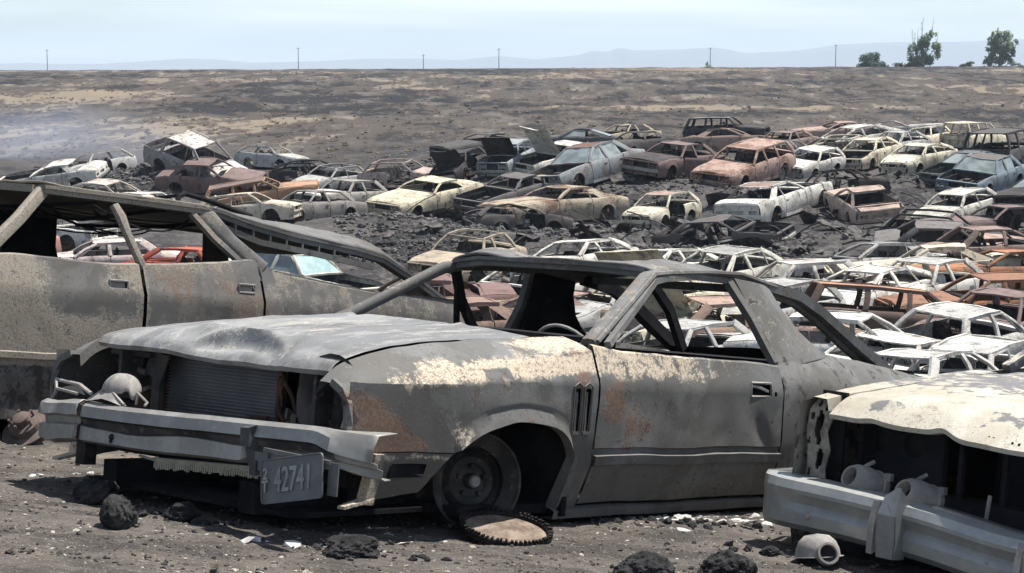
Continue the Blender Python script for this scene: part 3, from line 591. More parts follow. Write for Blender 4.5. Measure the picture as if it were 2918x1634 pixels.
    def hoodm():
        m = M(); rows = []
        for x in lin(wbx, L - .05, 8):
            w = hw(x) * .875; rows.append([(x, s_*w, zt(x) + .018 + .035*(1 - s_*s_) + (.012 if abs(s_) < .3 and round_ < .03 else 0)) for s_ in lin(-1, 1, 9)])
        x = L - .02; rows.append([(x, s_*hw(x)*.875, zt(x) - .03 + .02*(1 - s_*s_)) for s_ in lin(-1, 1, 9)])
        return m.grid(rows)
    if hs == 'shut': P(hoodm(), 'hood', col=hood_c)
    elif hs == 'up':
        m = hoodm(); hp = Vector((wbx, 0, zt(wbx))); rt = Matrix.Rotation(-R(rg.uniform(52, 66)), 3, 'Y')
        m.v = [hp + rt @ (v - hp) for v in m.v]; P(m, 'hood', col=hood_c)
    # ---- boot lid / load bed
    if sty == 'pickup':
        m = M()
        for s in (-1, 1): m.bar([(st['rb'] - .05, s*(yb - .05), st['dk'] - .03), (-L + .05, s*(hw(-L)*.93), st['tl'] - .02)], .08, .04)
        m.box((lerp(-L, st['rb'], .5), 0, .55), (L + st['rb'] - .08, 1.3, .04)); m.box((st['rb'] - .06, 0, .72), (.03, 1.35, .4)); P(m, 'load_bed')
    elif L + st['rb'] > .42 and op.get('trunk', 'shut') == 'shut':
        m = M(); rows = []
        for x in lin(st['rb'] - .08, -L + .05, 6):
            w = hw(x) * .875; rows.append([(x, s_*w, zt(x) + .018 + .03*(1 - s_*s_)) for s_ in lin(-1, 1, 7)])
        rows.append([(-L + .0, s_*hw(-L)*.875, zt(-L) - .03) for s_ in lin(-1, 1, 7)])
        P(m.grid(rows), 'boot_lid', col=tint(op['tailc']) if 'tailc' in op else body_c)
    elif L + st['rb'] <= .42:
        m = M(); rows = []
        for t in (0, .15): rows.append([(lerp(st['rb'], -L + .02, t) - .01, s_*lerp(yb, yr, t)*.9, lerp(st['dk'], st['tl'] + .05, t) + .01) for s_ in lin(-1, 1, 7)])
        rows.append([(-L - .005, s_*yr*.86, st['tl'] - .02) for s_ in lin(-1, 1, 7)]); rows.append([(-L - .012, s_*yr*.80, .75) for s_ in lin(-1, 1, 7)])
        P(m.grid(rows), 'tailgate')
    # ---- doors
    nd = len(d) - 1
    if skel and doors == 'shut': doors = 'none'
    for s in (-1, 1):
        for q in range(nd):
            if doors == 'none' and rg.random() < .8: continue
            if doors == 'shut' and rg.random() < .04: continue
            m = M(); side(m, d[q+1] + .012, d[q] - .012, s)
            xh = d[q+1] + .16; m.box((xh, s*(yy(xh, .72) + .012), .72), (.16, .022, .035))
            if round_ > .03 or (q == 0 and rg.random() < .5):
                f = lambda x, t: (x, s*lerp(yb, rh + .03, t), lerp(zt(x), zr, t))
                x0 = d[q] - .03; x1 = d[q+1] + .03
                if q == 0: m.bar([f(x0, 0), f(lerp(st['wb'], st['wt'], .93) - .06, .93), f(x1, .95), f(x1, 0)], .03, .035, up=(0, 1, 0))
                else: m.bar([f(x0, 0), f(x0, .95), f(max(x1, st['rt']) + .0, .93), f(x1, 0)], .03, .035, up=(0, 1, 0))
            if op.get('door_open') and s == 1 and q == 0:
                hp = Vector((d[q], s*yy(d[q], .5), 0)); rt = Matrix.Rotation(-R(55), 3, 'Z'); m.v = [hp + rt @ (v - hp) for v in m.v]
            P(m, 'door', col=tint(op['doorc']) if ('doorc' in op and q == 0) else body_c)
    # ---- bumpers
    bm_ = ALU if (op.get('chrome') or rg.random() < .5) else BURNT
    for nm, sg in (('front_bumper', 1), ('rear_bumper', -1)):
        if rg.random() < (.25 if sg == 1 else .1) and not op.get('chrome'): continue
        xe = L + .07; rows = []; ye = hw(sg*L) * .99; dz = rg.uniform(-.03, .01)
        path = [(xe - .34, -ye - .01), (xe - .07, -ye), (xe - .01, -ye*.85), (xe + .02, 0), (xe - .01, ye*.85), (xe - .07, ye), (xe - .34, ye + .01)]
        if round_ > .03: path = [(x + .02, y*.96) for x, y in path]
        for x, y in path:
            fx = 1 if abs(y) < ye*.9 else .3
            rows.append([(sg*(x - .06*fx), y, .50 + dz), (sg*x, y*1.0, .485 + dz), (sg*(x + .015*fx), y, .42 + dz), (sg*(x - .005), y, .36 + dz), (sg*(x - .05*fx), y, .34 + dz)])
        m = M().grid(rows); P(m, nm, mat=bm_, col=body_c)
    # ---- wheels
    for xc in (xa, xb):
        for s in (-1, 1):
            if rg.random() < .12: continue
            m = M(); r0 = .20
            m.lathe([(r0, -.08), (r0 + .012, -.085), (r0 - .02, -.06), (r0 - .05, .0), (r0 - .02, .05), (r0 + .012, .085), (r0, .09), (r0 - .03, .055), (r0 - .06, .02), (.09, .05), (.075, .02), (.035, .02), (.03, .05), (0, .052)], (0, 0, 0), (0, s, 0), 14)
            o = m.build('wheel', STEEL if rg.random() < .35 else RUSTY, root, props=pr); o.location = (xc, s*(hw(xc) - .16), .20)
            if xc == xa: o.rotation_euler = (0, 0, R(rg.uniform(-22, 22)))
    # ---- chassis and charred inside
    m = M()
    m.box((-.1, 0, .21), (2*L - 1.2, 2*Wd*.86, .03)); m.box((st['wb'] + .1, 0, .52), (.03, 2*Wd*.84, .64)); m.box((st['rb'] + .12, 0, .5), (.03, 2*Wd*.84, .6))
    m.box((L - .16, 0, .52), (.05, 1.0, .34)); m.box((lerp(L, st['wb'], .5), 0, .44), (.55, .5, .34)); m.box((lerp(L, st['wb'], .5) - .05, .05, .64), (.3, .22, .1))
    for s in (-1, 1):
        m.box((lerp(L, st['wb'], .5), s*Wd*.66, .50), (L - st['wb'] - .25, .03, .46)); m.box((lerp(-L, st['rb'], .5), s*Wd*.7, .45), (max(.3, L + st['rb'] - .2), .03, .45))
        m.box((L - .5, s*.36, .25), (.9, .08, .10))
    P(m, 'chassis', mat=SOOT)
    m = M(); xs_ = st['wb'] - .55
    m.bar([(st['wb'] - .18, -Wd*.8, .80), (st['wb'] - .22, 0, .82), (st['wb'] - .18, Wd*.8, .80)], .20, .16)
    P(m, 'dashboard', mat=DARK)
    for s in (-1, 1):
        m = M(); x0 = st['wb'] - 1.05; w = .22
        m.tube([(x0, s*.36 - w, .34), (x0 - .14, s*.36 - w, .82), (x0 - .2, s*.36 - w*.7, 1.0), (x0 - .2, s*.36 + w*.7, 1.0), (x0 - .14, s*.36 + w, .82), (x0, s*.36 + w, .34)], .016, 5)
        for t in (.25, .5, .75): m.tube([(x0 - .14*t, s*.36 - w, lerp(.34, .82, t)), (x0 - .14*t, s*.36 + w, lerp(.34, .82, t))], .009, 4)
        m.box((x0 + .22, s*.36, .38), (.46, 2*w, .10)); m.grid([[(x0 - .05 - .16*t + .02*math.sin(5*u + i), s*.36 + lerp(-w, w, u), lerp(.40, .99 if rg.random() < .8 else .9, t)) for u in lin(0, 1, 6)] for t in lin(0, 1, 6)], skip=lambda a_, b_: rg.random() < .12); P(m, 'seat_frame', mat=SOOT)
    if st['rb'] < -1.2:
        m = M(); x0 = max(st['rb'] + .30, st['wb'] - 2.0)
        m.box((x0 + .2, 0, .36), (.42, 1.1, .06)); m.box((x0 - .06, 0, .62), (.05, 1.12, .44), Matrix.Rotation(R(-14), 3, 'Y')); P(m, 'rear_seat', mat=SOOT)
    if ppm > 60:
        m = M(); cx = Vector((st['wb'] - .42, .36, .86)); ax = Vector((-.85, 0, .5)).normalized(); a = ax.orthogonal().normalized(); q = ax.cross(a)
        m.tube([cx + (a*math.cos(t) + q*math.sin(t))*.18 for t in lin(0, 2*math.pi, 15)], .011, 5); m.tube([cx - q*.18, cx + q*.18], .012, 4); m.tube([cx, cx - ax*.3], .02, 5)
        P(m, 'steering_wheel', mat=DARK)
    # ---- glass that survived
    if op.get('glass'):
        m = M(); m.grid([[(lerp(st['wb'] + .02, st['wt'] + .02, t) + .07*(1 - s_*s_), s_*lerp(yb*.96, rh*.98, t), lerp(st['cw'] + .02, zr, t)) for s_ in lin(-1, 1, 7)] for t in lin(0, 1, 4)])
        P(m, 'windscreen', mat=GLASS if op['glass'] == 1 else TEAL)
        m = M(); m.grid([[(lerp(st['rb'] - .02, st['rt'] - .02, t) - .05*(1 - s_*s_), s_*lerp(yb*.96, rh*.98, t), lerp(st['dk'] + .02, zr, t)) for s_ in lin(-1, 1, 7)] for t in lin(0, 1, 4)])
        P(m, 'rear_window', mat=GLASS)
        for s in (-1, 1):
            for q in range(nd):
                f = lambda x, t: (x, s*lerp(yb, rh + .02, t), lerp(zt(x), zr, t))
                x0 = d[q] - .05; x1 = d[q+1] + .05
                if q == 0: xs4 = [x0, lerp(st['wb'], st['wt'], .95) - .05]
                else: xs4 = [x0, x0]
                m = M().poly([f(x0, .02), f(xs4[1], .95), f(max(x1, st['rt']), .95), f(x1, .02)]); P(m, 'side_window', mat=GLASS)
    return root
TEAL = mat_plain('teal_glass', (.22, .33, .32), (.34, .45, .43), 2.5, .3, 0, .5, .05)
for i_, (c_, p_) in enumerate(zip(CARS, POSES)): make_car(i_, c_, p_)
# ------------------------------------------------------------------ the three close wrecks
HB = mat_hero('grey_burnt_panel', (.122, .119, .111), (.158, .158, .152), (.60, .52, .41), (.205, .140, .100), (.040, .037, .036))
HBH = mat_hero('pale_grey_burnt_panel', (.165, .168, .168), (.235, .238, .236), (.44, .43, .40), (.22, .19, .155), (.07, .068, .066), stretch=(.28, 1, 1))
HA = mat_hero('wagon_burnt_panel', (.115, .110, .102), (.148, .145, .138), (.285, .26, .22), (.17, .135, .105), (.04, .037, .035), flake=.8)
HC = mat_hero('cream_burnt_panel', (.43, .395, .315), (.50, .465, .385), (.53, .50, .43), (.25, .19, .13), (.155, .150, .148), flake=.95)
GSOOT = mat_soot('smoked_grey_panel', (.035, .033, .033), (.085, .08, .076), (.16, .12, .09)); GRAD = mat_soot('smoked_radiator', (.15, .15, .155), (.19, .185, .185), (.24, .22, .20))
def gauss(x, c, s): return math.exp(-((x - c) / s) ** 2)
def dentfn(seed, amp, fine=.3):
    def fn(p):
        q = Vector(p) + Vector((seed, seed * .7, 0))
        return Vector(p) + noise.noise_vector(q * 2.3) * amp + noise.noise_vector(q * 9) * amp * fine
    return fn
def hero_root(name, label, pose):
    m, t = pose_mat(pose); r = thing(name, label, 'car', t); r.rotation_euler = m.to_euler(); return r
# ================= the grey two-door in the middle
STEEL2 = mat_soot('scorched_bracket', (.07, .067, .063), (.16, .15, .135), (.24, .20, .15))
def hero_coupe():
    root = hero_root('burnt_coupe', 'large grey burnt two-door with a hanging bumper and number plate, nearest in the middle', B_POSE)
    fn = dentfn(3.1, .010); pr = dict(seed=0.0)
    CL = [(-.62, .82), (-.27, .80), (.12, .78), (.78, .722), (.86, .700)]; CU = [(-.62, .925), (-.25, .89), (.13, .85), (.35, .82), (.78, .77), (.86, .735)]
    GP = [(-.62, .985), (-.38, .97), (.12, .93), (.38, .90), (.59, .87), (.74, .83), (.80, .80), (.86, .752)]
    tap = lambda x: .05 * sst(.2, .9, x)
    def yS(x, z):
        y = .95
        if z < .48: y -= .10 * ((.48 - z) / .25) ** 1.25
        if z > .79: y -= .055 * ((z - .79) / .15)
        return y - tap(x)
    AR = [(-.445, .47), (-.43, .51), (-.40, .55), (-.35, .583), (-.28, .608), (-.17, .622), (-.06, .622), (.01, .612), (.14, .58), (.23, .54), (.29, .50), (.33, .465), (.38, .40), (.42, .33)]
    def wear(p):
        x, y, z = p; ay = abs(y); cr = ru = so = 0.0
        if y > 0 and x > -.62:
            cl = itp(x, CL); cu = itp(x, CU)
            band = gauss(z, (cl + cu)/2 + .005, .05) * sst(.80, .60, x) * (.55 + .45 * sst(.6, .1, x))
            cr = .86 * band
            cr = max(cr, .66 * sst(.66, .78, ay) * sst(cu - .01, cu + .03, z) * sst(.15, -.4, x))
            cr = max(cr, .62 * gauss(x, .30, .22) * gauss(z, .83, .035) * (ay > .8))
            if ay > .8: ru = .60 * gauss(x - .9*(z - .62), .70, .15) * sst(.77, .70, z) + .5 * gauss(x, .5, .12) * gauss(z, .53, .05)
            if ay > .85: ru = max(ru, .62 * gauss(x, -.50, .07) * sst(.50, .6, z)); so = .75 * gauss(x, .84, .05) * gauss(z, .65, .06)
            if ay > .85: cr = max(cr, .56 * gauss(x, .27, .08) * gauss(z, .56, .08))
            if -.02 < x < .14 and z > cl and z < cl + .05 and ay > .85: cr = 0.0
        if y > 0 and -2.12 < x < -.60 and z < .96:
            cr = max(cr, .54 * sst(.78, .83, z) * sst(-2.1, -1.2, x)); cr = max(cr, .48 * gauss(z, .455, .02)); ru = max(ru, .4 * gauss(z, .455, .02))
            ru = max(ru, .50 * gauss(x, -.72, .16) * sst(.5, .66, z) * sst(.86, .78, z)); ru = max(ru, .36 * gauss(x, -.9, .5) * gauss(z, .62, .16))
            so = max(so, .22)
        if x < -2.1: so = .34; cr = .12 * sst(.4, .9, z); ru = .16 * sst(.9, .6, z)
        if z > .965 and x < -.65: cr = .27; ru = .06; so = .25
        if z > 1.15: cr = max(cr, .40 * gauss(x, -1.42, .12)); so = .28; cr = max(cr, .34 * sst(1.30, 1.25, z) * (x > -1.5))
        if z > .78 and x > -.5 and ay < .72: cr = .33 + .08 * gauss(y, .1, .3) * gauss(x, .66, .1) + .10*gauss(y, .0, .5)*gauss(x, .1, .4); ru = .10
        return (cr, ru, so)
    K = dict(fn=fn, wear=wear, props=pr)
    # ---- fenders
    lou = [(-.435, -.475), (-.505, -.545)]
    for s in (1, -1):
        xs = merged(lin(-.598, .86, 56), [a for a, b in AR], [v for l in lou for v in l] if s == 1 else []); rows = []
        zs = merged(lin(0, 1, 15), []);
        for x in xs:
            if x < -.447: zb = .24
            elif x < .29: zb = itps(x, AR)
            else: zb = .50
            cl, cu, gp = itp(x, CL), itp(x, CU), itps(x, GP)
            lip = .022 * (1 if -.447 <= x < .29 else 0)
            r = [(x, s*(yS(x, zb) - .05 + lip), zb + .004), (x, s*(yS(x, zb) + lip), zb), (x, s*(yS(x, zb + .03) + lip*.7), zb + .02), (x, s*yS(x, zb + .06), zb + .06)]
            za = zb + .06
            grid_z = [.585, .62, .66, .70, .745, .765] if za < .575 else []
            full = [lerp(za, cl, t) for t in lin(0, 1, 11)][1:]
            if za < .575: full = [lerp(za, .585, .5), .585, .62, .66, .70, .74, .765, lerp(.765, cl, .35), lerp(.765, cl, .7), cl]
            r += [(x, s*(yS(x, z) + .006*gauss(x, -.1, .35)*gauss(z, .68, .06)), z) for z in full]
            for t in (.25, .5, .75, 1): r.append((x, s*(lerp(yS(x, cl), .90 - tap(x), t)), lerp(cl, cu, t)))
            for t in (.25, .5, .75, 1): r.append((x, s*(lerp(.90 - tap(x), .735, t)), lerp(cu, gp, t) + .006*math.sin(math.pi*t)))
            r.append((x, s*.722, gp - .05)); rows.append(r)
        def skip(i, j):
            if s < 0: return False
            xm = (xs[i] + xs[i+1]) / 2; zm = rows[i][j][2]; zn = rows[i][j+1][2]
            return any(b < xm < a for a, b in lou) and zm > .575 and zn < .775
        f = M().grid(rows, skip=skip)
        # folded front edge and headlamp surround
        f.bar([(.852, s*.80, .755), (.857, s*.865, .725), (.858, s*.895, .68), (.856, s*.90, .60), (.85, s*.895, .50)], .022, .03)
        fo = f.build('fender', HB, root, **K)
        if s == 1:
            for a, b in lou:
                m = M(); m.box(((a+b)/2, .925, .675), (.036, .012, .19)); m.build('fender_vent', DARK, fo)
                m = M(); m.tube([(a + .006, .953, .585), (a + .006, .957, .775), ((a+b)/2, .955, .79), (b - .006, .957, .775), (b - .006, .953, .585)], .0045, 5)
                m.box(((a+b)/2, .945, .665), (.012, .008, .17)); m.box(((a+b)/2, .950, .575), (.042, .012, .012)); m.build('vent_trim', HB, fo)
        # lower valance in front of the wheel
        xs = merged(lin(.30, .70, 21), [.43, .61], [a for a, b in AR if a > .28]); rows = []
        for x in xs:
            zb = itp(x, AR) if x < .42 else lerp(.335, .30, (x - .42)/.28)
            top = .495; zz = [zb, lerp(zb, .41, .5) if zb < .40 else lerp(zb, top, .2), max(.41, lerp(zb, top, .4)), max(.452, lerp(zb, top, .7)), lerp(max(.452, lerp(zb, top, .7)), top, .6), top]
            rows.append([(x, s*(yS(x, z) - .005), z) for z in zz] + [(x, s*(yS(x, top) - .03), top + .006)])
        v = M().grid(rows, skip=lambda i, j: s == 1 and xs[i] > .425 and xs[i+1] < .615 and j == 2)
        v.bar([(.70, s*.905, .495), (.705, s*.90, .42), (.72, s*.885, .30)], .05, .05, up=(1, 0, 0)); v.prism([(.70, s*.92, .31), (.84, s*.90, .285), (.84, s*.86, .285), (.70, s*.85, .31)], (0, 0, .012))
        vo = v.build('valance', HB, root, fn=fn, wear=lambda p: (.62 if p[0] > .69 else .50 * gauss(p[2], .48, .02), .35 if p[0] > .69 else .1, .1), props=pr)
        if s == 1: M().box((.52, .895, .43), (.19, .02, .06)).build('marker_lamp_hole', DARK, vo)
    # ---- sill and quarter
    for s in (1, -1):
        q = M()
        QT = [(-2.10, .895), (-2.25, .93), (-2.5, .955), (-2.71, .965), (-2.84, .955), (-3.21, .93), (-3.7, .885), (-4.35, .84)]
        xs = merged(lin(-2.105, -4.35, 46), [-2.92 + .37*math.cos(a) for a in lin(0, math.pi, 13)]); rows = []
        for x in xs:
            zb = .22
            if abs(x + 2.92) < .37: zb = max(zb, .27 + math.sqrt(.37**2 - (x + 2.92)**2) * .93)
            zt_ = itps(x, QT); fl = sst(-2.1, -2.7, x)
            yt = lerp(.885, .80, fl); tw = .10 * sst(-3.4, -4.35, x)
            side_z = [zb] + [lerp(zb, .80, t) for t in (.15, .35, .55, .75, .9, 1)]
            rows.append([(x, s*(yS(x, zb) - .05), zb + .004)] + [(x, s*(yS(x, z) - tw), z) for z in side_z] + [(x, s*(lerp(yS(x, .8), yt, t**1.3) - tw), lerp(.80, zt_, t)) for t in (.3, .6, .85, 1)] + [(x, s*(yt - .05 - tw), zt_ + .002), (x, s*(yt - .06 - tw), zt_ - .04)])
        q.grid(rows); q.build('quarter_panel', HB, root, **K)
        m = M(); m.grid([[(x, s*y, z) for x in lin(-.45, -2.10, 12)] for y, z in ((.80, .20), (.865, .20), (.872, .235), (.84, .25))])
        m.build('sill', HB, root, **K)
    # ---- doors with beltline, handle pocket and lock hole
    for s in (1, -1):
        xs = merged(lin(-.612, -2.092, 50), [-1.82, -1.99, -2.012, -2.034]); BL = [(-2.10, .895), (-1.95, .905), (-1.22, .92), (-.84, .925), (-.62, .945)]
        zs = merged(lin(.262, .43, 7), [.435, .475, .48, .505, .51], lin(.53, .74, 9), [.755, .775, .81, .84, .87]); rows = []
        for x in xs:
            def yd(x, z):
                y = yS(x, z)
                if .435 <= z <= .475: y += .012
                elif .48 <= z <= .505: y -= .012
                y += .010 * gauss(x, -1.72, .09) * gauss(z, .60, .13) - .013 * gauss(x + .5*(z - .55), -1.60, .08) * gauss(z, .58, .12) - .016 * gauss(x - .6*(z - .5), -1.98, .06) * gauss(z, .56, .10)
                return y
            bl = itp(x, BL)
            rows.append([(x, s*(yS(x, .25) - .03), .262)] + [(x, s*yd(x, z), z) for z in zs] + [(x, s*(yS(x, bl) + .0), bl), (x, s*(yS(x, bl) - .02), bl + .008), (x, s*(yS(x, bl) - .03), bl - .03)])
        def skip(i, j):
            if s < 0 or j < 1 or j > len(zs) - 1: return False
            xm = (xs[i] + xs[i+1])/2; z0, z1 = zs[j-1], zs[j]
            return (-1.99 < xm < -1.82 and .754 < z0 and z1 < .811) or (-2.034 < xm < -2.012 and .754 < z0 and z1 < .776)
        m = M().grid(rows, skip=skip)
        # window frame of the door
        f = lambda x, z, t: (x, s*lerp(.885, .635, t), z)
        m.bar([f(-.73, .955, 0), f(-1.02, 1.10, .42), f(-1.34, 1.262, .88), f(-1.44, 1.283, .95), f(-1.7, 1.30, 1.0), f(-1.99, 1.302, 1.0)], .028, .03, up=(0, 1, 0))
        m.bar([f(-2.0, 1.305, 1.0), f(-2.07, 1.12, .55), f(-2.10, .91, .02)], .042, .035, up=(0, 1, 0))
        do = m.build('door', HB, root, **K)
        if s == 1:
            h = M().box((-1.905, .895, .782), (.18, .012, .07)); h.build('handle_pocket', DARK, do)
            h = M(); h.bar([(-1.83, .925, .80), (-1.90, .93, .793), (-1.975, .928, .775)], .02, .012); h.tube([(-1.815, .937, .815), (-1.995, .935, .815), (-1.995, .94, .75), (-1.815, .942, .75), (-1.815, .937, .815)], .006, 5)
            h.build('door_handle', STEEL, do); h = M().lathe([(.0, -.02), (.011, -.02), (.012, .0), (.018, .003)], (-2.023, .930, .765), (0, 1, 0), 10); h.build('lock_hole', DARK, do)
        m = M().grid([[(x, s*y, z) for x in lin(-.66, -2.06, 10)] for y, z in ((.80, .30), (.79, .6), (.80, .86), (.83, .90))]); m.build('door_lining', DARK, do, fn=fn)
    # ---- pillars, roof rails
    p0 = M(); pf = M()
    for s in (1, -1):
        p = p0
        p.blade([(-.70, s*.80, .96), (-1.03, s*.715, 1.135), (-1.30, s*.645, 1.277), (-1.40, s*.62, 1.30)], .07, .05, up=(0, 0, 1))
        p.tube([(-.72, s*.835, .965), (-1.05, s*.745, 1.145), (-1.34, s*.665, 1.295), (-1.48, s*.648, 1.312), (-1.8, s*.645, 1.33), (-2.1, s*.648, 1.345), (-2.4, s*.645, 1.305), (-2.52, s*.64, 1.292)], .013, 6)
        p.bar([(-1.38, s*.60, 1.292), (-1.75, s*.61, 1.312), (-2.1, s*.615, 1.322), (-2.42, s*.61, 1.287)], .05, .05)
        p = p0 if s == 1 else pf
        # broad pillar behind the door
        fr = [(-2.02, .655, 1.322), (-2.075, .72, 1.18), (-2.11, .80, 1.04), (-2.125, .865, .935), (-2.12, .885, .895)]
        bk = [(-2.36, .645, 1.298), (-2.42, .70, 1.19), (-2.52, .755, 1.08), (-2.64, .79, 1.0), (-2.75, .80, .958)]
        rows = []
        for (a, b) in zip(fr, bk):
            rows.append([(lerp(a[0], b[0], t), s*(lerp(a[1], b[1], t) + .022*math.sin(math.pi*t) - (.035 if t in (0, 1) else 0)), lerp(a[2], b[2], t)) for t in (0, .03, .2, .5, .8, .97, 1)])
        p.grid(rows)
        # rear pillar of the quarter glass
        p.bar([(-2.36, s*.625, 1.297), (-2.67, s*.622, 1.262), (-2.89, s*.63, 1.19), (-3.23, s*.66, 1.035), (-3.56, s*.68, .895)], [.06, .075, .08, .085, .09], .05, up=(0, 0, 1))
        p.bar([(-2.40, s*.60, 1.275), (-2.69, s*.595, 1.235), (-2.90, s*.60, 1.165), (-3.23, s*.62, 1.01), (-3.52, s*.64, .885)], .03, .05, up=(0, 0, 1))
    p = p0
    p.bar([(-1.38, -.60, 1.292), (-1.27, -.35, 1.31), (-1.235, 0, 1.312), (-1.27, .35, 1.305), (-1.38, .60, 1.292)], .05, .03)
    p.bar([(-1.35, -.60, 1.312), (-1.24, -.35, 1.33), (-1.205, 0, 1.332), (-1.24, .35, 1.325), (-1.35, .60, 1.312)], .03, .018)
    p.bar([(-2.50, -.61, 1.28), (-2.58, 0, 1.285), (-2.50, .61, 1.28)], .06, .04)
    p.build('window_frame', HB, root, **K)
    pf.build('far_pillar', DARK, root, fn=fn); p = M(); p.bar([(-2.70, -.32, 1.275), (-2.88, -.33, 1.15), (-3.05, -.34, .93)], .05, .04, up=(0, 1, 0)); p.build('rear_window_strut', DARK, root)  # far-side pillars use the near-black material, near-side ones the panel grey
    # cowl strip under the windscreen
    m = M(); m.grid([[(lerp(-.42, -.36, 1 - (y/.8)**2) - dx - (.10 if abs(y) > .7 else 0), y, z + .01*noise.noise((y*9, dx*20, 1))) for y in lin(-.79, .79, 40)] for dx, z in ((-.02, .935), (.0, .945), (.07, .955), (.12, .935), (.20, .962), (.26, .955), (.30, .90))])
    m.bar([(-.62, -.4, .975), (-.60, 0, .985), (-.66, .42, .965)], .02, .012); m.build('cowl', HB, root, **K)
    # ---- roof skin, buckled
    rows = []
    for x in lin(-1.225, -2.58, 44):
        t = (-1.225 - x) / 1.355; r = []
        for s_ in lin(-1, 1, 31):
            e = abs(s_); xx = x - .15 * (1 - t)**2 * e**2.5 + .09 * t * t * e * e
            z = lerp(1.350, 1.318, e**3) + .030*math.sin(math.pi*min(1, t*1.05)) - .04*max(0, t - .72)
            z += .036*gauss(s_, -.72, .28)*gauss(t, .13, .16) - .045*gauss(s_, .0, .45)*gauss(t, .40, .22) + .016*math.sin(9*s_ + 5*t)*gauss(t, .5, .4)*(1 - e**4) + .022*noise.noise((x*4, s_*3, 2))*(1 - e**6)
            r.append((xx, s_*.652, z - (.012 if e == 1 else 0)))
        rows.append(r)
    M().grid(rows).build('roof', HB, root, fn=fn, wear=wear, props=pr, thick=.012)
    # ---- hood with its buckled lip
    rows = []
    HZ = [(-.40, .972), (-.26, .957), (.12, .935), (.38, .905), (.59, .875), (.70, .845), (.76, .822), (.785, .795)]
    for x in merged(lin(-.40, .5, 30), lin(.5, .785, 34)):
        r = []
        for y in lin(-.712, .712, 90):
            c = 1 - (y/.712)**2; xx = x - .10 * (1 - c)**2 * sst(.2, .78, x) * 0 - .05 * c * sst(-.1, -.4, x) * -1
            z = itps(x, HZ) + .034*c*sst(.80, .55, x) + .006*c
            z += .012*gauss(abs(y), .34, .03)*sst(.6, .2, x) - .008*gauss(abs(y), .30, .03)*sst(.6, .2, x)
            u_ = (y - .12)/.29; xc_ = .655 + .075*u_*u_; h_ = .046*max(0, 1 - u_*u_)**.8
            w = h_*math.exp(-((x - xc_)/(.055 if x < xc_ else .014))**2) - .022*max(0, 1 - u_*u_)*gauss(x, xc_ + .045, .028) + .03*gauss(x, .60, .05)*gauss(y, -.17, .08)
            w -= .012*gauss(x, .735, .03)*gauss(y, .06, .15) + .022*gauss(y - .2*(x - .7), .395, .018)*gauss(x, .71, .06)
            w += .022*gauss(y, .41, .05)*gauss(x, .66, .10) + .016*gauss(y, -.33, .16)*gauss(x, .70, .12)
            z += w - .012*gauss(y, .3, .4)*sst(.72, .785, x) + .018*sst(-.2, -.712, y)*sst(.5, .785, x)
            r.append((xx + .015*gauss(y, .1, .2)*sst(.7, .78, x), y, z))
        rows.append(r)
    rows.append([(a[0] - .012, a[1], a[2] - .018) for a in rows[-1]]); rows.append([(a[0] - .05, a[1], a[2] - .004) for a in rows[-1]])
    M().grid(rows).build('hood', HBH, root, **K)
    # ---- nose: radiator, supports, lamp bowls
    m = M(); m.box((.545, -.14, .645), (.035, .70, .25))
    for i in range(17): m.box((.570, -.14, .530 + i*.0143), (.018, .69, .0055))
    m.build('radiator', GRAD, root, fn=dentfn(1, .003))
    m = M(); m.box((.575, .225, .66), (.03, .025, .30)); m.box((.575, -.505, .66), (.03, .03, .30)); m.box((.57, -.14, .785), (.05, 1.45, .025)); m.box((.565, 0, .50), (.05, 1.5, .05))
    m.bar([(.62, .27, .66), (.63, .285, .60), (.62, .31, .555)], .018, .012)
    m.prism([(.60, .03, .525), (.60, .19, .527), (.60, .19, .575), (.60, .10, .565)], (.01, 0, 0))
    for i in range(4): m.tube([(.615, .04 + .01*i, .532 + .011*i), (.615, .19, .534 + .011*i)], .003, 4)
    m.build('radiator_support', RUSTY, root, fn=dentfn(2, .004))
    for s in (1, -1):
        m = M(); c = (.70, s*.665, .672)
        if s == 1: m.lathe([(.185, .03), (.15, .02), (.125, .0), (.10, -.06), (.05, -.12), (0, -.13)], c, (1, 0, 0), 22)
        m.box((.66, s*.45, .66), (.02, .05, .28)); m.box((.66, s*.60, .775), (.08, .26, .02)); m.box((.68, s*.66, .53), (.10, .34, .03)); m.box((.40, s*.60, .60), (.7, .02, .40))
        if s == 1: m.box((.645, .62, .655), (.02, .34, .24))
        m.build('lamp_housing', GSOOT, root, fn=dentfn(4, .004))
    for k in range(18):
        m = M(); q = Vector((rnd.uniform(.55, .72), rnd.choice((rnd.uniform(-.85, -.5), rnd.uniform(.24, .84))), rnd.uniform(.50, .76))); v = Vector((rnd.gauss(0, .25), rnd.gauss(0, .6), rnd.gauss(0, .6))).normalized(); pts = []
        for t in range(7): pts.append(q.copy()); q = q + v*.035; v = (v + Vector((rnd.gauss(0, .15), rnd.gauss(0, .35), rnd.gauss(-.08, .35)))).normalized(); q.z = min(q.z, .74); q.x = min(max(q.x, .54), .72); q.y = min(max(q.y, -.80), .78)
        m.tube(pts, rnd.choice((.004, .006, .009)), 5); m.build('burnt_hose', RUSTY, root)
    for k in range(10):
        m = M(); m.box((rnd.uniform(.58, .70), rnd.choice((rnd.uniform(-.8, -.5), rnd.uniform(.26, .46))), rnd.uniform(.52, .74)), (rnd.uniform(.01, .05), rnd.uniform(.01, .06), rnd.uniform(.01, .06)), Euler((rnd.uniform(-.5, .5), rnd.uniform(-.5, .5), 0)).to_matrix())
        m.build('bracket', STEEL2, root, fn=dentfn(41, .01))
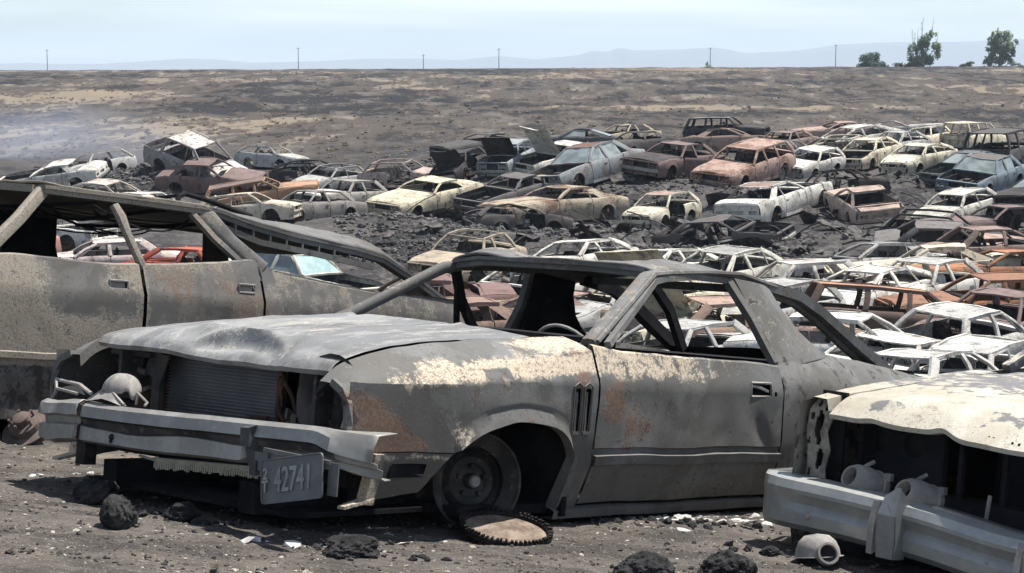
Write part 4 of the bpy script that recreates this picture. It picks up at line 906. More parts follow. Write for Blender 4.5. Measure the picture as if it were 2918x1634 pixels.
    m = M(); m.prism([(.735, .745, .575), (.735, .765, .575), (.735, .80, .66), (.735, .79, .69)], (.006, 0, 0)); m.build('lamp_bracket', mat_plain('ochre_bracket', (.34, .27, .17), (.45, .37, .25)), root)
    m = M(); m.lathe([(0, .0), (.075, 0), (.075, .12), (.05, .135), (.03, .16), (.03, .20), (0, .20)], (.60, -.62, .50), (0, 0, 1), 14); m.box((.58, -.60, .60), (.02, .09, .26)); m.build('washer_bottle', RUSTY, root)
    m = M(); m.prism([(.66, -.535, .70), (.66, -.50, .78), (.66, -.38, .78), (.66, -.42, .66)], (.01, 0, 0)); m.prism([(.64, -.66, .60), (.64, -.60, .78), (.64, -.56, .78), (.64, -.60, .60)], (.01, 0, 0)); m.build('core_panel', GSOOT, root)
    # ---- engine bay, floor, firewall and charred cabin
    m = M(); m.box((-.52, 0, .60), (.03, 1.7, .66)); m.box((-1.7, 0, .24), (3.6, 1.62, .04)); m.box((.0, 0, .42), (.8, .6, .40)); m.box((-2.95, 0, .56), (.03, 1.5, .66))
    m.box((.1, 0, .235), (1.5, 1.25, .02)); m.box((.0, .52, .52), (.92, .03, .55)); m.box((.0, -.52, .52), (.92, .03, .55)); m.box((.50, 0, .40), (.28, 1.4, .12)); m.box((.45, .42, .28), (.9, .09, .12)); m.box((.45, -.42, .28), (.9, .09, .12)); m.box((-.50, .70, .42), (.03, .36, .42)); m.box((-3.65, 0, .55), (1.3, 1.5, .5))
    m.build('chassis', DARK, root, fn=dentfn(6, .01))
    m = M(); m.bar([(-.80, -.76, .90), (-.84, 0, .925), (-.80, .76, .90)], .26, .14); m.build('dashboard', DARK, root, fn=dentfn(5, .02))
    m = M(); cx = Vector((-1.12, .36, .855)); ax = Vector((-.86, 0, .5)).normalized(); a = ax.orthogonal().normalized(); q = ax.cross(a)
    m.tube([cx + (a*math.cos(t) + q*math.sin(t))*.195 for t in lin(0, 2*math.pi, 33)], .009, 6); m.tube([cx - q*.19, cx, cx + q*.19], .008, 5); m.tube([cx, cx - ax*.35], .02, 6); m.build('steering_wheel', STEEL, root)
    m = M()
    for sy in (-.40, .40):
        for k in range(5): m.tube([(-1.62, sy - .25 + .125*k, .38), (-1.78, sy - .25 + .125*k, .74), (-1.80, sy - .24 + .12*k, .82)], .007, 5)
        m.tube([(-1.62, sy - .28, .38), (-1.80, sy - .28, .82), (-1.80, sy + .28, .82), (-1.62, sy + .28, .38)], .014, 6); m.box((-1.40, sy, .40), (.48, .54, .06))
    m.build('seat_frame', WIRE, root)
    m = M(); m.box((-2.62, 0, .66), (.05, 1.25, .50), Matrix.Rotation(R(-12), 3, 'Y')); m.box((-2.40, 0, .42), (.5, 1.25, .1)); m.box((-3.05, 0, .90), (.62, 1.34, .02)); m.build('rear_seat', DARK, root, fn=dentfn(8, .02))
    m = M(); m.bar([(-1.42, -.665, 1.285), (-1.52, -.70, 1.12), (-1.66, -.73, .98), (-1.80, -.76, .90)], .05, .03, up=(0, 1, 0)); m.bar([(-1.44, -.66, 1.285), (-1.49, -.70, 1.10), (-1.55, -.74, .92)], .03, .02, up=(0, 1, 0)); m.build('seat_belt', DARK, root)
    # boot lid
    m = M().grid([[(x, s_*(.74 - .10*sst(-3.4, -4.35, x)), itps(x, [(-4.37, .82), (-4.2, .855), (-3.7, .895), (-3.3, .93), (-3.2, .935)]) + .03*(1 - s_*s_)) for s_ in lin(-1, 1, 15)] for x in lin(-3.25, -4.37, 14)]); m.build('boot_lid', HB, root, **K)
    m = M(); m.grid([[(-4.37 - .02*math.sin(t*3), y, z) for y in lin(-.82, .82, 10)] for t, z in ((0, .82), (.3, .65), (.7, .5), (1, .32))]); m.build('tail_panel', HB, root, **K)
    # ---- front wheel turned out, rear wheels
    def wheel(x, y, z, steer, s):
        m = M(); r0 = .187
        m.lathe([(r0 + .008, -.17), (r0 + .016, -.165), (r0 - .012, -.15), (r0 - .020, -.10), (r0 - .045, -.06), (r0 - .045, -.02), (r0 - .018, .0), (r0 + .016, .02), (r0 + .018, .026), (r0 + .006, .026)], (0, 0, 0), (0, s, 0), 44)
        o = m.build('wheel', mat_w, root); o.location = (x, y, z); o.rotation_euler = (R(3), 0, steer)
        m = M(); m.lathe([(r0 - .046, -.05), (r0 - .06, -.075), (.115, -.055), (.10, -.035), (.075, -.03), (.065, -.045), (.034, -.045), (.032, -.01), (.026, .0), (0, .002)], (0, 0, 0), (0, s, 0), 36)
        for k in range(5):
            t = k*2*math.pi/5 + .3; m.lathe([(.0, .0), (.010, 0), (.011, -.03)], (.062*math.cos(t), -.02*s, .062*math.sin(t)), (0, s, 0), 8)
        m.build('rim', mat_w, o)
        m = M().lathe([(.0, .012), (.02, .010), (.027, .0), (.028, -.03)], (0, 0, 0), (0, s, 0), 16); m.build('hub_cap', STEEL, o)
    wheel(-.045, .765, .358, R(-22), 1); wheel(-.03, -.80, .365, R(-24), -1); wheel(-2.92, .78, .30, 0, 1); wheel(-2.92, -.78, .30, 0, -1)
    # ---- hanging bumper
    def xb(y): return 1.03 - .10*max(0, -y - .45) - .055*sst(.55, .95, y) - .14*sst(.90, 1.02, y)
    def prof(y, cut=0):
        x = xb(y); dz = .02*sst(-.2, .8, y) - .015*sst(-.5, -.8, y); d = sst(.84, 1.02, y)
        w = .012*math.sin(7*y)*gauss(y, .05, .4)
        lo = 1 - sst(.5, .56, y)
        return [(x - .13, y, .562 + dz), (x - .03, y, .572 + dz - .02*d), (x - .006, y, .556 + dz - .05*d), (x + .004, y, .512 + dz - .06*d), (x - .03, y, .504 + dz - .06*d), (x - .034, y, .478 + dz + w - .05*d), (x - .004 - .06*(1 - lo), y, .470 + dz + w - .05*d), (x + .0 - .06*(1 - lo), y, .415 + .035*(1 - lo) + dz - .06*d), (x - .03 - .05*(1 - lo), y, .402 + .04*(1 - lo) + dz - .06*d), (x - .11, y, .405 + .04*(1 - lo) + dz - .06*d)]
    m = M().grid([prof(y) for y in lin(-.485, 1.02, 60)]); bo = m.build('front_bumper', ALU, root, fn=dentfn(7, .004), thick=.004, ang=28)
    rows = []
    for y in lin(-.483, .93, 50): p_ = prof(y); a, b, c, d = p_[3], p_[4], p_[5], p_[6]; rows.append([(a[0] - .003, y, a[2] - .004), (b[0] + .018, y, b[2] - .004), (c[0] + .018, y, c[2] + .002), (d[0] - .004, y, d[2] + .004)])
    M().grid(rows).build('rubber_strip', GSOOT, bo, fn=dentfn(7, .004))
    m = M().grid([prof(y) for y in lin(-.80, -.515, 10)]); m.build('bumper_end', ALU, root, fn=dentfn(9, .022, .5), thick=.004, ang=28)
    m = M().grid([[(p[0] - .008, p[1], p[2]) for p in prof(y)] for y in (-.52, -.48)]); m.box((.97, -.50, .37), (.06, .06, .12)); m.build('bumper_joint', SOOT, root)
    m = M().lathe([(0, .012), (.008, .01), (.014, 0)], (1.03, -.265, .445), (1, 0, 0), 10); m.prism([(1.03, -.27, .42), (1.03, -.262, .42), (1.03, -.258, .455), (1.03, -.268, .455)], (.008, 0, 0)); m.build('bumper_bolt', SOOT, bo)
    m = M(); m.box((1.03, .552, .515), (.035, .062, .075)); m.box((1.012, .562, .45), (.03, .05, .07)); m.box((1.02, .585, .41), (.02, .05, .05)); m.build('bumper_guard', mat_soot('charred_rubber', (.03, .033, .036), (.075, .078, .08), (.10, .10, .10)), root, fn=dentfn(11, .022, 1.0))
    m = M(); m.bar([(.845, -.19, .352), (.85, .1, .362), (.85, .44, .378)], .03, .035); m.tube([(.85, -.30, .365), (.86, -.19, .36)], .006, 5)
    for k in range(46): m.box((.864, -.18 + k*.0136, .338 + .0006*k + rnd.uniform(-.006, .004)), (.012, .008, .022))
    m.build('grille_strip', mat_plain('straw_ash_metal', (.38, .35, .28), (.52, .48, .39), 14, .8), root, fn=dentfn(12, .004))
    # bumper bracket and number plate
    m = M(); y0, y1 = .655, 1.01; zt0, zt1 = .488, .475
    m.bar([(1.04, y0, zt0), (1.04, y1, zt1)], .012, .014); m.box((1.035, y0 + .015, zt0 - .05), (.006, .045, .10)); m.box((1.03, y1 + .01, zt1 - .06), (.006, .05, .12)); m.bar([(1.035, y0 + .02, zt0 - .022), (1.035, y1, zt1 - .016)], .006, .022); m.box((1.025, .62, .44), (.012, .06, .07))
    m.build('plate_bracket', PLATEM, root)
    pm = Matrix.Translation((1.062, .835, .398)) @ Matrix.Rotation(R(11), 4, 'X') @ Matrix.Rotation(R(-6), 4, 'Y')
    m = M(); o_ = []
    hwp, hhp, rr = .165, .083, .014
    for cy, cz, a0 in ((hwp - rr, hhp - rr, 0), (-hwp + rr, hhp - rr, 90), (-hwp + rr, -hhp + rr, 180), (hwp - rr, -hhp + rr, 270)):
        o_ += [(0, cy + rr*math.cos(R(a0 + b)), cz + rr*math.sin(R(a0 + b))) for b in (0, 30, 60, 90)]
    m.prism(o_, (-.003, 0, 0)); m.tube([(.001, p[1]*.985, p[2]*.975) for p in o_ + o_[:1]], .0032, 5)
    m.v = [(pm @ v) for v in m.v]
    def bend(p):
        q = Vector(p); q.x += .018*gauss(q.y, .94, .04)*sst(.38, .33, q.z) - .012*gauss(q.y, .73, .04)*sst(.36, .32, q.z); return q
    plo = m.build('number_plate', PLATEM, root, fn=bend)
    def text(body, size, loc, rz=0, sx=1.0):
        cu = bpy.data.curves.new('lettering', 'FONT'); cu.body = body; cu.size = size; cu.extrude = .003; cu.bevel_depth = .0012; cu.offset = .0006; cu.align_x = 'CENTER'; cu.align_y = 'CENTER'
        to = bpy.data.objects.new('tmp', cu); COL.objects.link(to); bpy.context.view_layer.update()
        me = bpy.data.meshes.new_from_object(to.evaluated_get(bpy.context.evaluated_depsgraph_get())); bpy.data.objects.remove(to)
        # text x -> +y (seen from the front, the car's left is the reader's right), text y -> +z
        tm = pm @ Matrix.Translation((.002, loc[0], loc[1])) @ Matrix(((0, 0, 1, 0), (1, 0, 0, 0), (0, 1, 0, 0), (0, 0, 0, 1))) @ Matrix.Rotation(rz, 4, 'Z') @ Matrix.Diagonal((sx, 1, 1, 1))
        me.transform(tm); me.materials.clear(); me.materials.append(PLATET)
        o = bpy.data.objects.new('plate_number', me); COL.objects.link(o); o.parent = plo
    text('42741', .128, (.012, -.004), 0, .64); text('2', .058, (-.138, .026), 0, .85); text('T', .058, (-.138, -.020), 0, .85)
    return root

# ================= the wagon on the left
def hero_wagon():
    root = hero_root('burnt_wagon', 'grey burnt station wagon with a sagging roof and blistered doors at the left edge', A_POSE)
    fn0 = dentfn(13.3, .010); pr = dict(seed=0.0)
    def fn(p):
        q = fn0(p)
        return q
    BL = [(1.0, .86), (.2, .92), (-.95, .96), (-1.8, .96), (-2.5, 1.015), (-2.76, 1.045), (-2.93, .985), (-3.55, .92), (-4.7, .845)]
    def yS(x, z):
        y = 1.0
        if z < .45: y -= .05 * ((.45 - z) / .3) ** 1.5
        if z > .80: y -= .05 * ((z - .80) / .16)
        return y - .10*sst(.3, 1.0, x) - .05*sst(-3.6, -4.7, x)
    def wear(p):
        x, y, z = p; cr = .30; ru = .20; so = .12
        if x > -1.9 and z < 1.0:
            cr = .60 - .62*gauss(x, -1.42, .15)*sst(.66, .74, z) - .3*gauss(x, -1.72, .12)*gauss(z, .75, .08); ru = .25*sst(.6, .5, z)
        elif z < 1.05: cr = .40 - .3*gauss(x, -2.25, .35)*gauss(z, .80, .10) + .15*sst(.92, .98, z); ru = .32
        if z > 1.08 and x > -2.55: cr = .66; ru = .15
        if z > 1.0 and x < -2.55: cr = .10; ru = .10; so = .3
        if z < .42: cr = .34; so = .5
        if .43 < z < .475 and x > -2.0: cr = 1.0
        return (cr, ru, so)
    K = dict(fn=fn, wear=wear, props=pr)
    def panel(m, x0, x1, s, hole=None, arch=None):
        xs = merged(lin(x0, x1, max(4, int(abs(x0 - x1)/.035))), hole[0] if hole else [], [arch + .38*math.cos(a) for a in lin(0, math.pi, 11)] if arch else [])
        zs = merged([.20, .30, .40, .44, .445, .475, .48], lin(.52, .80, 7), [.835, .865, .90], hole[1] if hole else []); rows = []
        for x in xs:
            zb = .19
            if arch is not None and abs(x - arch) < .38: zb = max(zb, .26 + math.sqrt(.38**2 - (x - arch)**2))
            bl = itps(x, BL)
            r = [(x, s*(yS(x, zb) - .04), zb)] + [(x, s*(yS(x, max(z, zb)) + (.014 if .444 < z < .476 else 0)), max(z, zb)) for z in zs if z < .94]
            r += [(x, s*yS(x, bl), max(bl, .905)), (x, s*(yS(x, bl) - .03), bl + .008), (x, s*(yS(x, bl) - .06), bl - .02)]; rows.append(r)
        def skip(i, j):
            if not hole: return False
            xm = (xs[i] + xs[i+1])/2; zm = (rows[i][j][2] + rows[i][j+1][2])/2
            return hole[0][0] < xm < hole[0][1] and hole[1][0] < zm < hole[1][1] and 0 < j < len(zs)
        return m.grid(rows, skip=skip)
    for s in (1, -1):
        panel(M(), -.62, 1.0, s, arch=.05).build('fender', HA, root, **K)
        d = panel(M(), -.64, -1.86, s, ((-1.76, -1.64), (.828, .868))).build('door', HA, root, **K)
        panel(M(), -1.885, -2.77, s, ((-2.70, -2.58), (.868, .905))).build('door', HA, root, **K) if s < 0 else None
        if s == 1:
            d2 = panel(M(), -1.885, -2.77, s, ((-2.70, -2.58), (.855, .895))).build('door', HA, root, **K)
            for dd, xc, zc in ((d, -1.70, .848), (d2, -2.64, .875)):
                m = M(); m.box((xc, .955, zc), (.13, .012, .05)); m.build('handle_pocket', DARK, dd)
                m = M(); m.tube([(xc - .062, .985, zc - .022), (xc + .062, .985, zc - .022), (xc + .062, .985, zc + .022), (xc - .062, .985, zc + .022), (xc - .062, .985, zc - .022)], .007, 5); m.box((xc, .972, zc), (.10, .012, .028)); m.build('door_handle', STEEL, dd)
            m = M().lathe([(0, .001), (.016, .001), (.02, .0)], (-1.77, .995, .762), (0, 1, 0), 8); m.build('lock_hole', DARK, d)
        panel(M(), -2.79, -4.70, s, arch=-3.30).build('quarter_panel', HA, root, **K)
        m = M(); m.bar([(.4, s*.93, .19), (-2.75, s*.93, .18)], .08, .10); m.build('sill', HA, root, **K)
    # roof rails and pillars
    RE = [(-1.10, 1.352), (-1.36, 1.33), (-1.94, 1.328), (-2.49, 1.31), (-2.63, 1.30), (-2.88, 1.255), (-3.22, 1.21), (-3.80, 1.165), (-4.05, 1.13), (-4.36, 1.0), (-4.68, .86)]
    p = M()
    p.bar([(-1.2, -.74, 1.335), (-2.6, -.755, 1.32), (-4.1, -.755, 1.295), (-4.45, -.77, 1.08), (-4.68, -.80, .86)], .06, .045)
    p.bar([(-1.38, -.72, 1.325), (-1.16, -.82, 1.16), (-.92, -.90, .99)], .075, .05, up=(0, 1, 0))
    for s in (1,):
        p.bar([(x, s*(.72 + .05*sst(-3.9, -4.6, x)), z) for x, z in RE if x < -1.2], .075, .05)
        p.bar([(x, s*(.755 + .05*sst(-3.9, -4.6, x)), z + .012) for x, z in RE if x < -1.2], .02, .02)
        p.blade([(-1.38, s*.72, 1.325), (-1.16, s*.82, 1.16), (-.92, s*.90, .99)], .075, .05, up=(0, 1, 0))
        p.blade([(-1.795, s*.80, 1.285), (-1.815, s*.84, 1.22), (-1.85, s*.865, 1.12), (-1.905, s*.94, .94)], [.05, .06, .045, .05], .04, up=(0, 1, 0))
        p.blade([(-2.50, s*.74, 1.30), (-2.66, s*.82, 1.15), (-2.82, s*.93, 1.0)], [.12, .085, .10], .04, up=(0, 1, 0)); p.bar([(-2.42, s*.735, 1.285), (-2.54, s*.81, 1.15), (-2.66, s*.90, 1.03)], .03, .04, up=(0, 1, 0))
        # rail of the long side window with its clips
        p.bar([(-2.62, s*.74, 1.235), (-2.95, s*.75, 1.165), (-3.4, s*.755, 1.125), (-3.95, s*.765, 1.07)], .02, .035)
        for k in range(9): p.bar([(-2.75 - .14*k, s*.752, lerp(1.27, 1.15, k/8)), (-2.75 - .14*k, s*.752, lerp(1.20, 1.09, k/8))], .012, .012, up=(0, 1, 0))
        p.bar([(-2.95, s*.90, .985), (-3.5, s*.885, .93), (-4.5, s*.86, .86)], .03, .03)
    p.bar([(-1.36, -.70, 1.33), (-1.22, 0, 1.37), (-1.36, .70, 1.33)], .09, .04)
    p.build('window_frame', HA, root, **K)
    rows = []
    RC = [(-1.22, 1.365), (-1.9, 1.365), (-2.5, 1.345), (-3.25, 1.315), (-3.84, 1.29), (-4.1, 1.265), (-4.36, 1.13)]
    for x in lin(-1.22, -4.30, 60):
        r = []
        for s_ in lin(-1, 1, 33):
            e = abs(s_); z = lerp(itps(x, RC) + .006, itp(x, RE) + .028, e**5) if s_ > 0 else lerp(itps(x, RC) + .006, lerp(1.35, 1.305, (-1.22 - x)/3) - .12*sst(-4.12, -4.3, x), e**4)
            z += (.020*noise.noise((x*2.5, s_*2.5, 7)) + .010*noise.noise((x*7, s_*6, 3)))*(1 - e**5) - .05*gauss(x, -2.0, .5)*gauss(s_, -.2, .6)
            r.append((x - .14*e**2*sst(-1.6, -1.22, x), s_*.765, z))
        rows.append(r)
    M().grid(rows).build('roof', HA, root, fn=fn, wear=wear, props=pr, thick=.012)
    m = M()
    for k, x in enumerate((-1.75, -2.25, -2.75)):
        z0 = itp(x, RE) - .03; m.bar([(x, -.70, z0), (x + .03, 0, z0 - .02 - .03*(k % 2)), (x, .70, z0)], .02, .02)
    m.build('headliner_bow', DARK, root, fn=dentfn(2, .02))
    m = M()
    for k in range(7):
        y0 = rnd.uniform(-.5, .6); x0 = rnd.uniform(-1.4, -2.4); x1 = x0 - rnd.uniform(.6, 1.3); dz = rnd.uniform(.02, .12)
        m.tube([(lerp(x0, x1, t), y0 + .2*math.sin(2*t + k), lerp(itp(x0, RE), itp(x1, RE), t) - .05 - dz*4*t*(1 - t)) for t in lin(0, 1, 9)], .006, 4)
    m.build('hanging_wire', WIRE, root)
    m = M(); m.tube([(-2.93, .02, 1.35), (-2.97, .0, 1.44), (-3.04, -.02, 1.465), (-3.20, -.02, 1.445), (-3.55, .05, 1.365)], .017, 7); m.tube([(-3.02, -.35, 1.34), (-3.08, -.36, 1.44), (-3.16, -.36, 1.45), (-3.42, -.3, 1.33)], .015, 7); m.tube([(-3.04, -.02, 1.46), (-3.10, -.36, 1.445)], .012, 6); m.build('roof_rack', DARK, root)
    # charred cabin
    m = M(); m.box((-2.2, 0, .24), (4.4, 1.7, .04)); m.box((-.5, 0, .6), (.03, 1.7, .66)); m.box((-4.62, 0, .62), (.03, 1.6, .5)); m.box((.2, 0, .5), (1.2, .7, .4))
    for s in (1, -1): m.box((-1.9, s*.86, .62), (2.4, .02, .62))
    m.box((-3.6, 0, .52), (1.6, 1.5, .04)); m.build('chassis', DARK, root)
    m = M(); m.grid([[(x, -.74 - .03*t, z + .02*noise.noise((x*5, z*5, 1))) for x, z in ((lerp(-2.16, -2.24, t), lerp(1.31, .93, t)), (lerp(-2.56, -2.72, t), lerp(1.31, .93, t)))] for t in lin(0, 1, 5)]); m.box((-2.40, -.72, 1.10), (.40, .05, .40)); m.build('pillar_trim', DARK, root)
    m = M(); m.grid([[(x, -.80 - .05*t, z) for x, z in ((lerp(-3.92, -3.98, t), lerp(1.28, .90, t)), (lerp(-4.12, -4.30, t), lerp(1.28, .88, t)))] for t in lin(0, 1, 4)]); m.build('rear_pillar_trim', DARK, root)
    m = M(); m.bar([(-.80, -.78, .92), (-.86, 0, .95), (-.80, .78, .92)], .26, .16); m.build('dashboard', DARK, root)
    m = M()
    for sy in (-.42, .42): m.tube([(-1.62, sy - .3, .38), (-1.84, sy - .3, .86), (-1.84, sy + .3, .86), (-1.62, sy + .3, .38)], .016, 6); m.box((-1.42, sy, .42), (.48, .58, .06))
    m.build('seat_frame', WIRE, root)
    m = M().grid([[(x, s_*.78, itps(x, [(-.55, .985), (.2, .95), (.8, .90), (1.0, .84)]) + .03*(1 - s_*s_)) for s_ in lin(-1, 1, 15)] for x in lin(-.55, 1.0, 14)]); m.build('hood', HA, root, **K)
    for s in (1, -1):
        for x in (.05, -3.30):
            m = M().lathe([(.19, -.17), (.20, -.16), (.15, -.06), (.17, 0), (.205, .02), (.195, .025), (.10, -.05), (.03, -.04), (0, -.01)], (0, 0, 0), (0, s, 0), 24); o = m.build('wheel', RUSTY, root); o.location = (x, s*.84, .30)
    m = M(); m.grid([[(1.03 + dx, y, z) for y in lin(-.98, .98, 9)] for dx, z in ((-.05, .56), (0, .54), (.02, .45), (-.02, .38))]); m.build('front_bumper', ALU, root)
    m = M(); m.grid([[(-4.74 + dx, y, z) for y in lin(-.92, .92, 9)] for dx, z in ((.05, .56), (0, .54), (-.02, .45), (.02, .38))]); m.build('rear_bumper', ALU, root)
    m = M(); m.grid([[(-4.70, y, z) for y in lin(-.86, .86, 9)] for z in (.25, .5, .7, .85)]); m.build('tailgate', HA, root, **K)
mat_w = mat_soot('sooty_wheel', (.030, .029, .028), (.07, .065, .06), (.15, .12, .095), .75)
hero_coupe(); hero_wagon()
# ================= the cream nose at the lower right
def hero_cream():
    root = hero_root('burnt_car', 'cream burnt bonnet and blue-tinted chrome bumper of the nearest car at the lower right', C_POSE)
    fn = dentfn(23.7, .005); pr = dict(seed=3.0)
    GZ = [(-4.5, .86), (-2.6, .95), (-.82, .965), (-.07, .94), (.32, .92), (.69, .90), (.84, .885)]
    def wear(p):
        x, y, z = p; so = .36 + .20*gauss(y, -.2, .5)*sst(.4, -.1, x)*(z > .9); ru = .12; cr = .4
        if x > .5: so = .22 + .42*gauss(x, .78, .05)*gauss(y, -.55, .10) + .4*gauss(y, .05, .12)*gauss(x, .7, .08)
        if x < .25 and z > .9: so += .16
        if abs(y) > .8 and z < .86: so = .45
        return (cr, ru, so)
    K = dict(fn=fn, wear=wear, props=pr)
    for s in (1, -1):
        xs = merged(lin(-.6, .84, 40), [-.02 + .36*math.cos(a) for a in lin(0, math.pi, 13)]); rows = []
        for x in xs:
            zb = .24
            if abs(x + .02) < .36: zb = max(zb, .30 + math.sqrt(.36**2 - (x + .02)**2)*.95)
            g = itps(x, GZ); tp = .05*sst(.3, .9, x)
            rows.append([(x, s*(.93 - tp), zb)] + [(x, s*(.95 - tp + .01*math.sin(math.pi*t)), lerp(zb, .80, t)) for t in (.2, .5, .8, 1)] + [(x, s*(.935 - tp), .86), (x, s*(.905 - tp*.9), g - .015), (x, s*(.86 - tp*.6), g + .004), (x, s*.765, g + .002), (x, s*.752, g - .05)])
        m = M().grid(rows); m.build('fender', HC, root, **K)
        # perforated end post behind the missing grille
        m = M(); xs_ = .80
        o1 = [(-.875, .53), (-.865, .62), (-.885, .74), (-.87, .83), (-.825, .895), (-.765, .875), (-.755, .80), (-.775, .74), (-.755, .66), (-.775, .58), (-.765, .53)]
        zrow = lin(.53, .89, 25); yrow = lin(0, 1, 13); rows = []
        for z in zrow:
            lo = itp(z, [(.53, .875), (.62, .865), (.74, .885), (.83, .87), (.86, .85), (.89, .825)]); hi = itp(z, [(.53, .765), (.58, .775), (.66, .755), (.74, .775), (.80, .755), (.87, .765), (.89, .80)])
            rows.append([(xs_ + .008*noise.noise((z*20, t*6, 3)), s*lerp(lo, hi, t), z) for t in yrow])
        def hole(i, j):
            z = (zrow[i] + zrow[i+1])/2; t = (j + .5)/12
            e = lambda zc, tc, hz, ht: (abs(z - zc)/hz)**3 + (abs(t - tc)/ht)**2 < 1
            return e(.755, .52, .072, .17) or e(.62, .58, .045, .17) or e(.855, .35, .015, .09) or e(.80, .16, .015, .09) or e(.69, .10, .014, .09) or e(.56, .14, .013, .09) or e(.85, .75, .014, .09)
        m.grid(rows, skip=hole); m.build('end_post', mat_post, root, thick=.01)
        m = M(); m.box((.72, s*.80, .71), (.02, .12, .40)); m.build('post_backing', DARK, root)
    rows = []
    for x in merged(lin(-.75, .5, 26), lin(.5, .86, 24)):
        r = []
        for y in lin(-.735, .735, 70):
            c = 1 - (y/.735)**2
            z = itps(x, [(-.75, .968), (-.07, .948), (.32, .928), (.55, .915), (.68, .905), (.74, .893), (.80, .865), (.845, .835), (.86, .825)])
            z += .028*c*sst(.86, .4, x) + .006*c
            z += .018*gauss(y, -.18, .05)*sst(.3, .7, x) - .012*sst(-.18, -.05, y)*sst(.45, -.05, y)*sst(.55, .8, x) + .012*gauss(abs(y + .18) - .16, 0, .04)*sst(.3, .65, x)*0
            z += .010*gauss(y + .3*(x - .6), -.45, .05)*sst(-.2, .5, x) + .006*math.sin(14*(y + .35*x))*sst(.75, .2, x)*.6 + .005*noise.noise((x*5, y*7, 5))
            z -= .03*sst(-.2, .6, y)*sst(.6, .86, x)
            r.append((x + .02*c*sst(.6, .86, x) + .035*gauss(y, .1, .28)*sst(.7, .86, x), y, z))
        rows.append(r)
    rows.append([(a[0] - .004, a[1], a[2] - .02) for a in rows[-1]]); rows.append([(a[0] - .06, a[1], a[2] - .006) for a in rows[-1]])
    ho = M().grid(rows).build('hood', HC, root, **K)
    m = M()
    for y0, x0 in ((-.06, .845), (-.03, .846), (.02, .856), (.04, .857), (.13, .87), (.16, .872)): m.lathe([(0, .002), (.005, .002), (.006, .0)], (x0 + .012, y0, .845 - .03*sst(-.2, .6, y0)), (1, 0, .5), 8)
    m.build('bolt_hole', DARK, ho)
    # dark engine bay behind the nose
    m = M(); m.box((.48, -.60, .68), (.02, .42, .44)); m.box((.0, 0, .24), (1.6, 1.5, .03)); m.box((-.7, 0, .60), (.03, 1.75, .68)); m.box((-.1, 0, .50), (.7, .5, .4)); m.box((.45, 0, .47), (.10, 1.6, .08)); m.box((.35, 0, .86), (.06, 1.44, .03)); m.box((.0, -.735, .62), (1.2, .02, .5)); m.box((.0, .735, .62), (1.2, .02, .5))
    for y0 in (-.40, -.31, -.10, .06, .10): m.box((.47, y0, .67), (.03, .02, .38))
    m.box((.44, .45, .68), (.02, .62, .42)); m.build('engine_bay', DARK2, root, fn=dentfn(31, .006))
    for y0, r0 in ((-.71, .045), (-.535, .05), (-.645, .022), (-.59, .022), (-.80, .03)):
        M().lathe([(0, .001), (r0, .001), (r0 + .004, -.002)], (.492, y0, .70 if r0 > .04 else .765), (1, 0, 0), 18).build('panel_hole', HOLE, root)
    # headlamp cans hanging forward
    for y0, z0, ya in ((-.545, .575, -18), (-.29, .56, -16)):
        m = M(); ax = Matrix.Rotation(R(ya), 3, 'Z') @ Vector((.9, 0, .42)); ax.normalize(); c = Vector((.90, y0, z0)); rr = .078
        m.lathe([(rr*1.04, -.115), (rr*1.08, -.105), (rr*1.08, -.085), (rr, -.08), (rr*.97, -.03), (rr*.82, .02), (rr*.62, .045), (rr*.56, .05), (rr*.50, .045), (rr*.48, .0), (rr*.46, -.01)], c, ax, 26)
        o = m.build('headlight', STEEL, root, fn=dentfn(y0*9, .003))
        m = M().lathe([(rr*.50, .0), (rr*.45, -.03), (0, -.05)], c, ax, 20); m.build('lamp_socket', DARK2, o)
        m = M(); m.tube([c + ax*-.10 + Vector((0, -.06, .075)), c + ax*-.12 + Vector((.02, -.05, .105)), c + ax*-.13 + Vector((.0, -.03, .13))], .009, 6); m.box(c + ax*-.11 + Vector((0, .06, .07)), (.03, .03, .03)); m.build('adjuster', STEEL, o)
    m = M(); m.bar([(.95, -.15, .535), (.94, .1, .50), (.93, .4, .46)], .03, .02); m.bar([(.90, -.72, .545), (.92, -.42, .54), (.92, -.2, .52)], .03, .02); m.bar([(.80, .0, .50), (.79, .004, .60)], .016, .008); m.build('grille_bar', STEEL, root, fn=dentfn(17, .006))
    # bumper
    def prof(y):
        e = abs(y); x = 1.03 - .03*(y/.95)**2 - .30*max(0, e - .90)/.10 if e > .90 else 1.03 - .03*(y/.95)**2
        sag = -.035*sst(-.6, .4, y) - .02*sst(-.3, .3, y)
        top = .555 + sag; mid = sst(.9, .66, e)
        k = 1 if y < -.05 else 1
        return [(x - .20, y, top - .012), (x - .06, y, top), (x - .012, y, top - .012), (x + .006, y, top - .045), (x + .004, y, top - .062), (x - .012*mid, y, top - .075), (x - .030*mid, y, top - .105), (x - .012*mid, y, top - .125), (x + .0, y, top - .14), (x - .003, y, top - .19), (x - .035, y, top - .218), (x - .13, y, top - .222)]
    ys = merged(lin(-.905, .905, 54)); rows = []
    # wrapped ends
    for t in lin(0, 1, 7)[:-1]:
        a = (1 - t)*math.pi/2; q = prof(-.905); cx_ = q[3][0] - .075
        rows.append([(cx_ + (pt[0] - cx_)*math.cos(a) - (.30 if t == 0 else .0), -.905 - .075*math.sin(a), pt[2]) for pt in q])
    rows += [prof(y) for y in ys]
    for t in lin(0, 1, 7)[1:]:
        a = t*math.pi/2; q = prof(.905); cx_ = q[3][0] - .075; rows.append([(cx_ + (pt[0] - cx_)*math.cos(a), .905 + .075*math.sin(a), pt[2]) for pt in q])
    bo = M().grid(rows).build('front_bumper', CHROME, root, fn=dentfn(19, .004), thick=.005, ang=30)
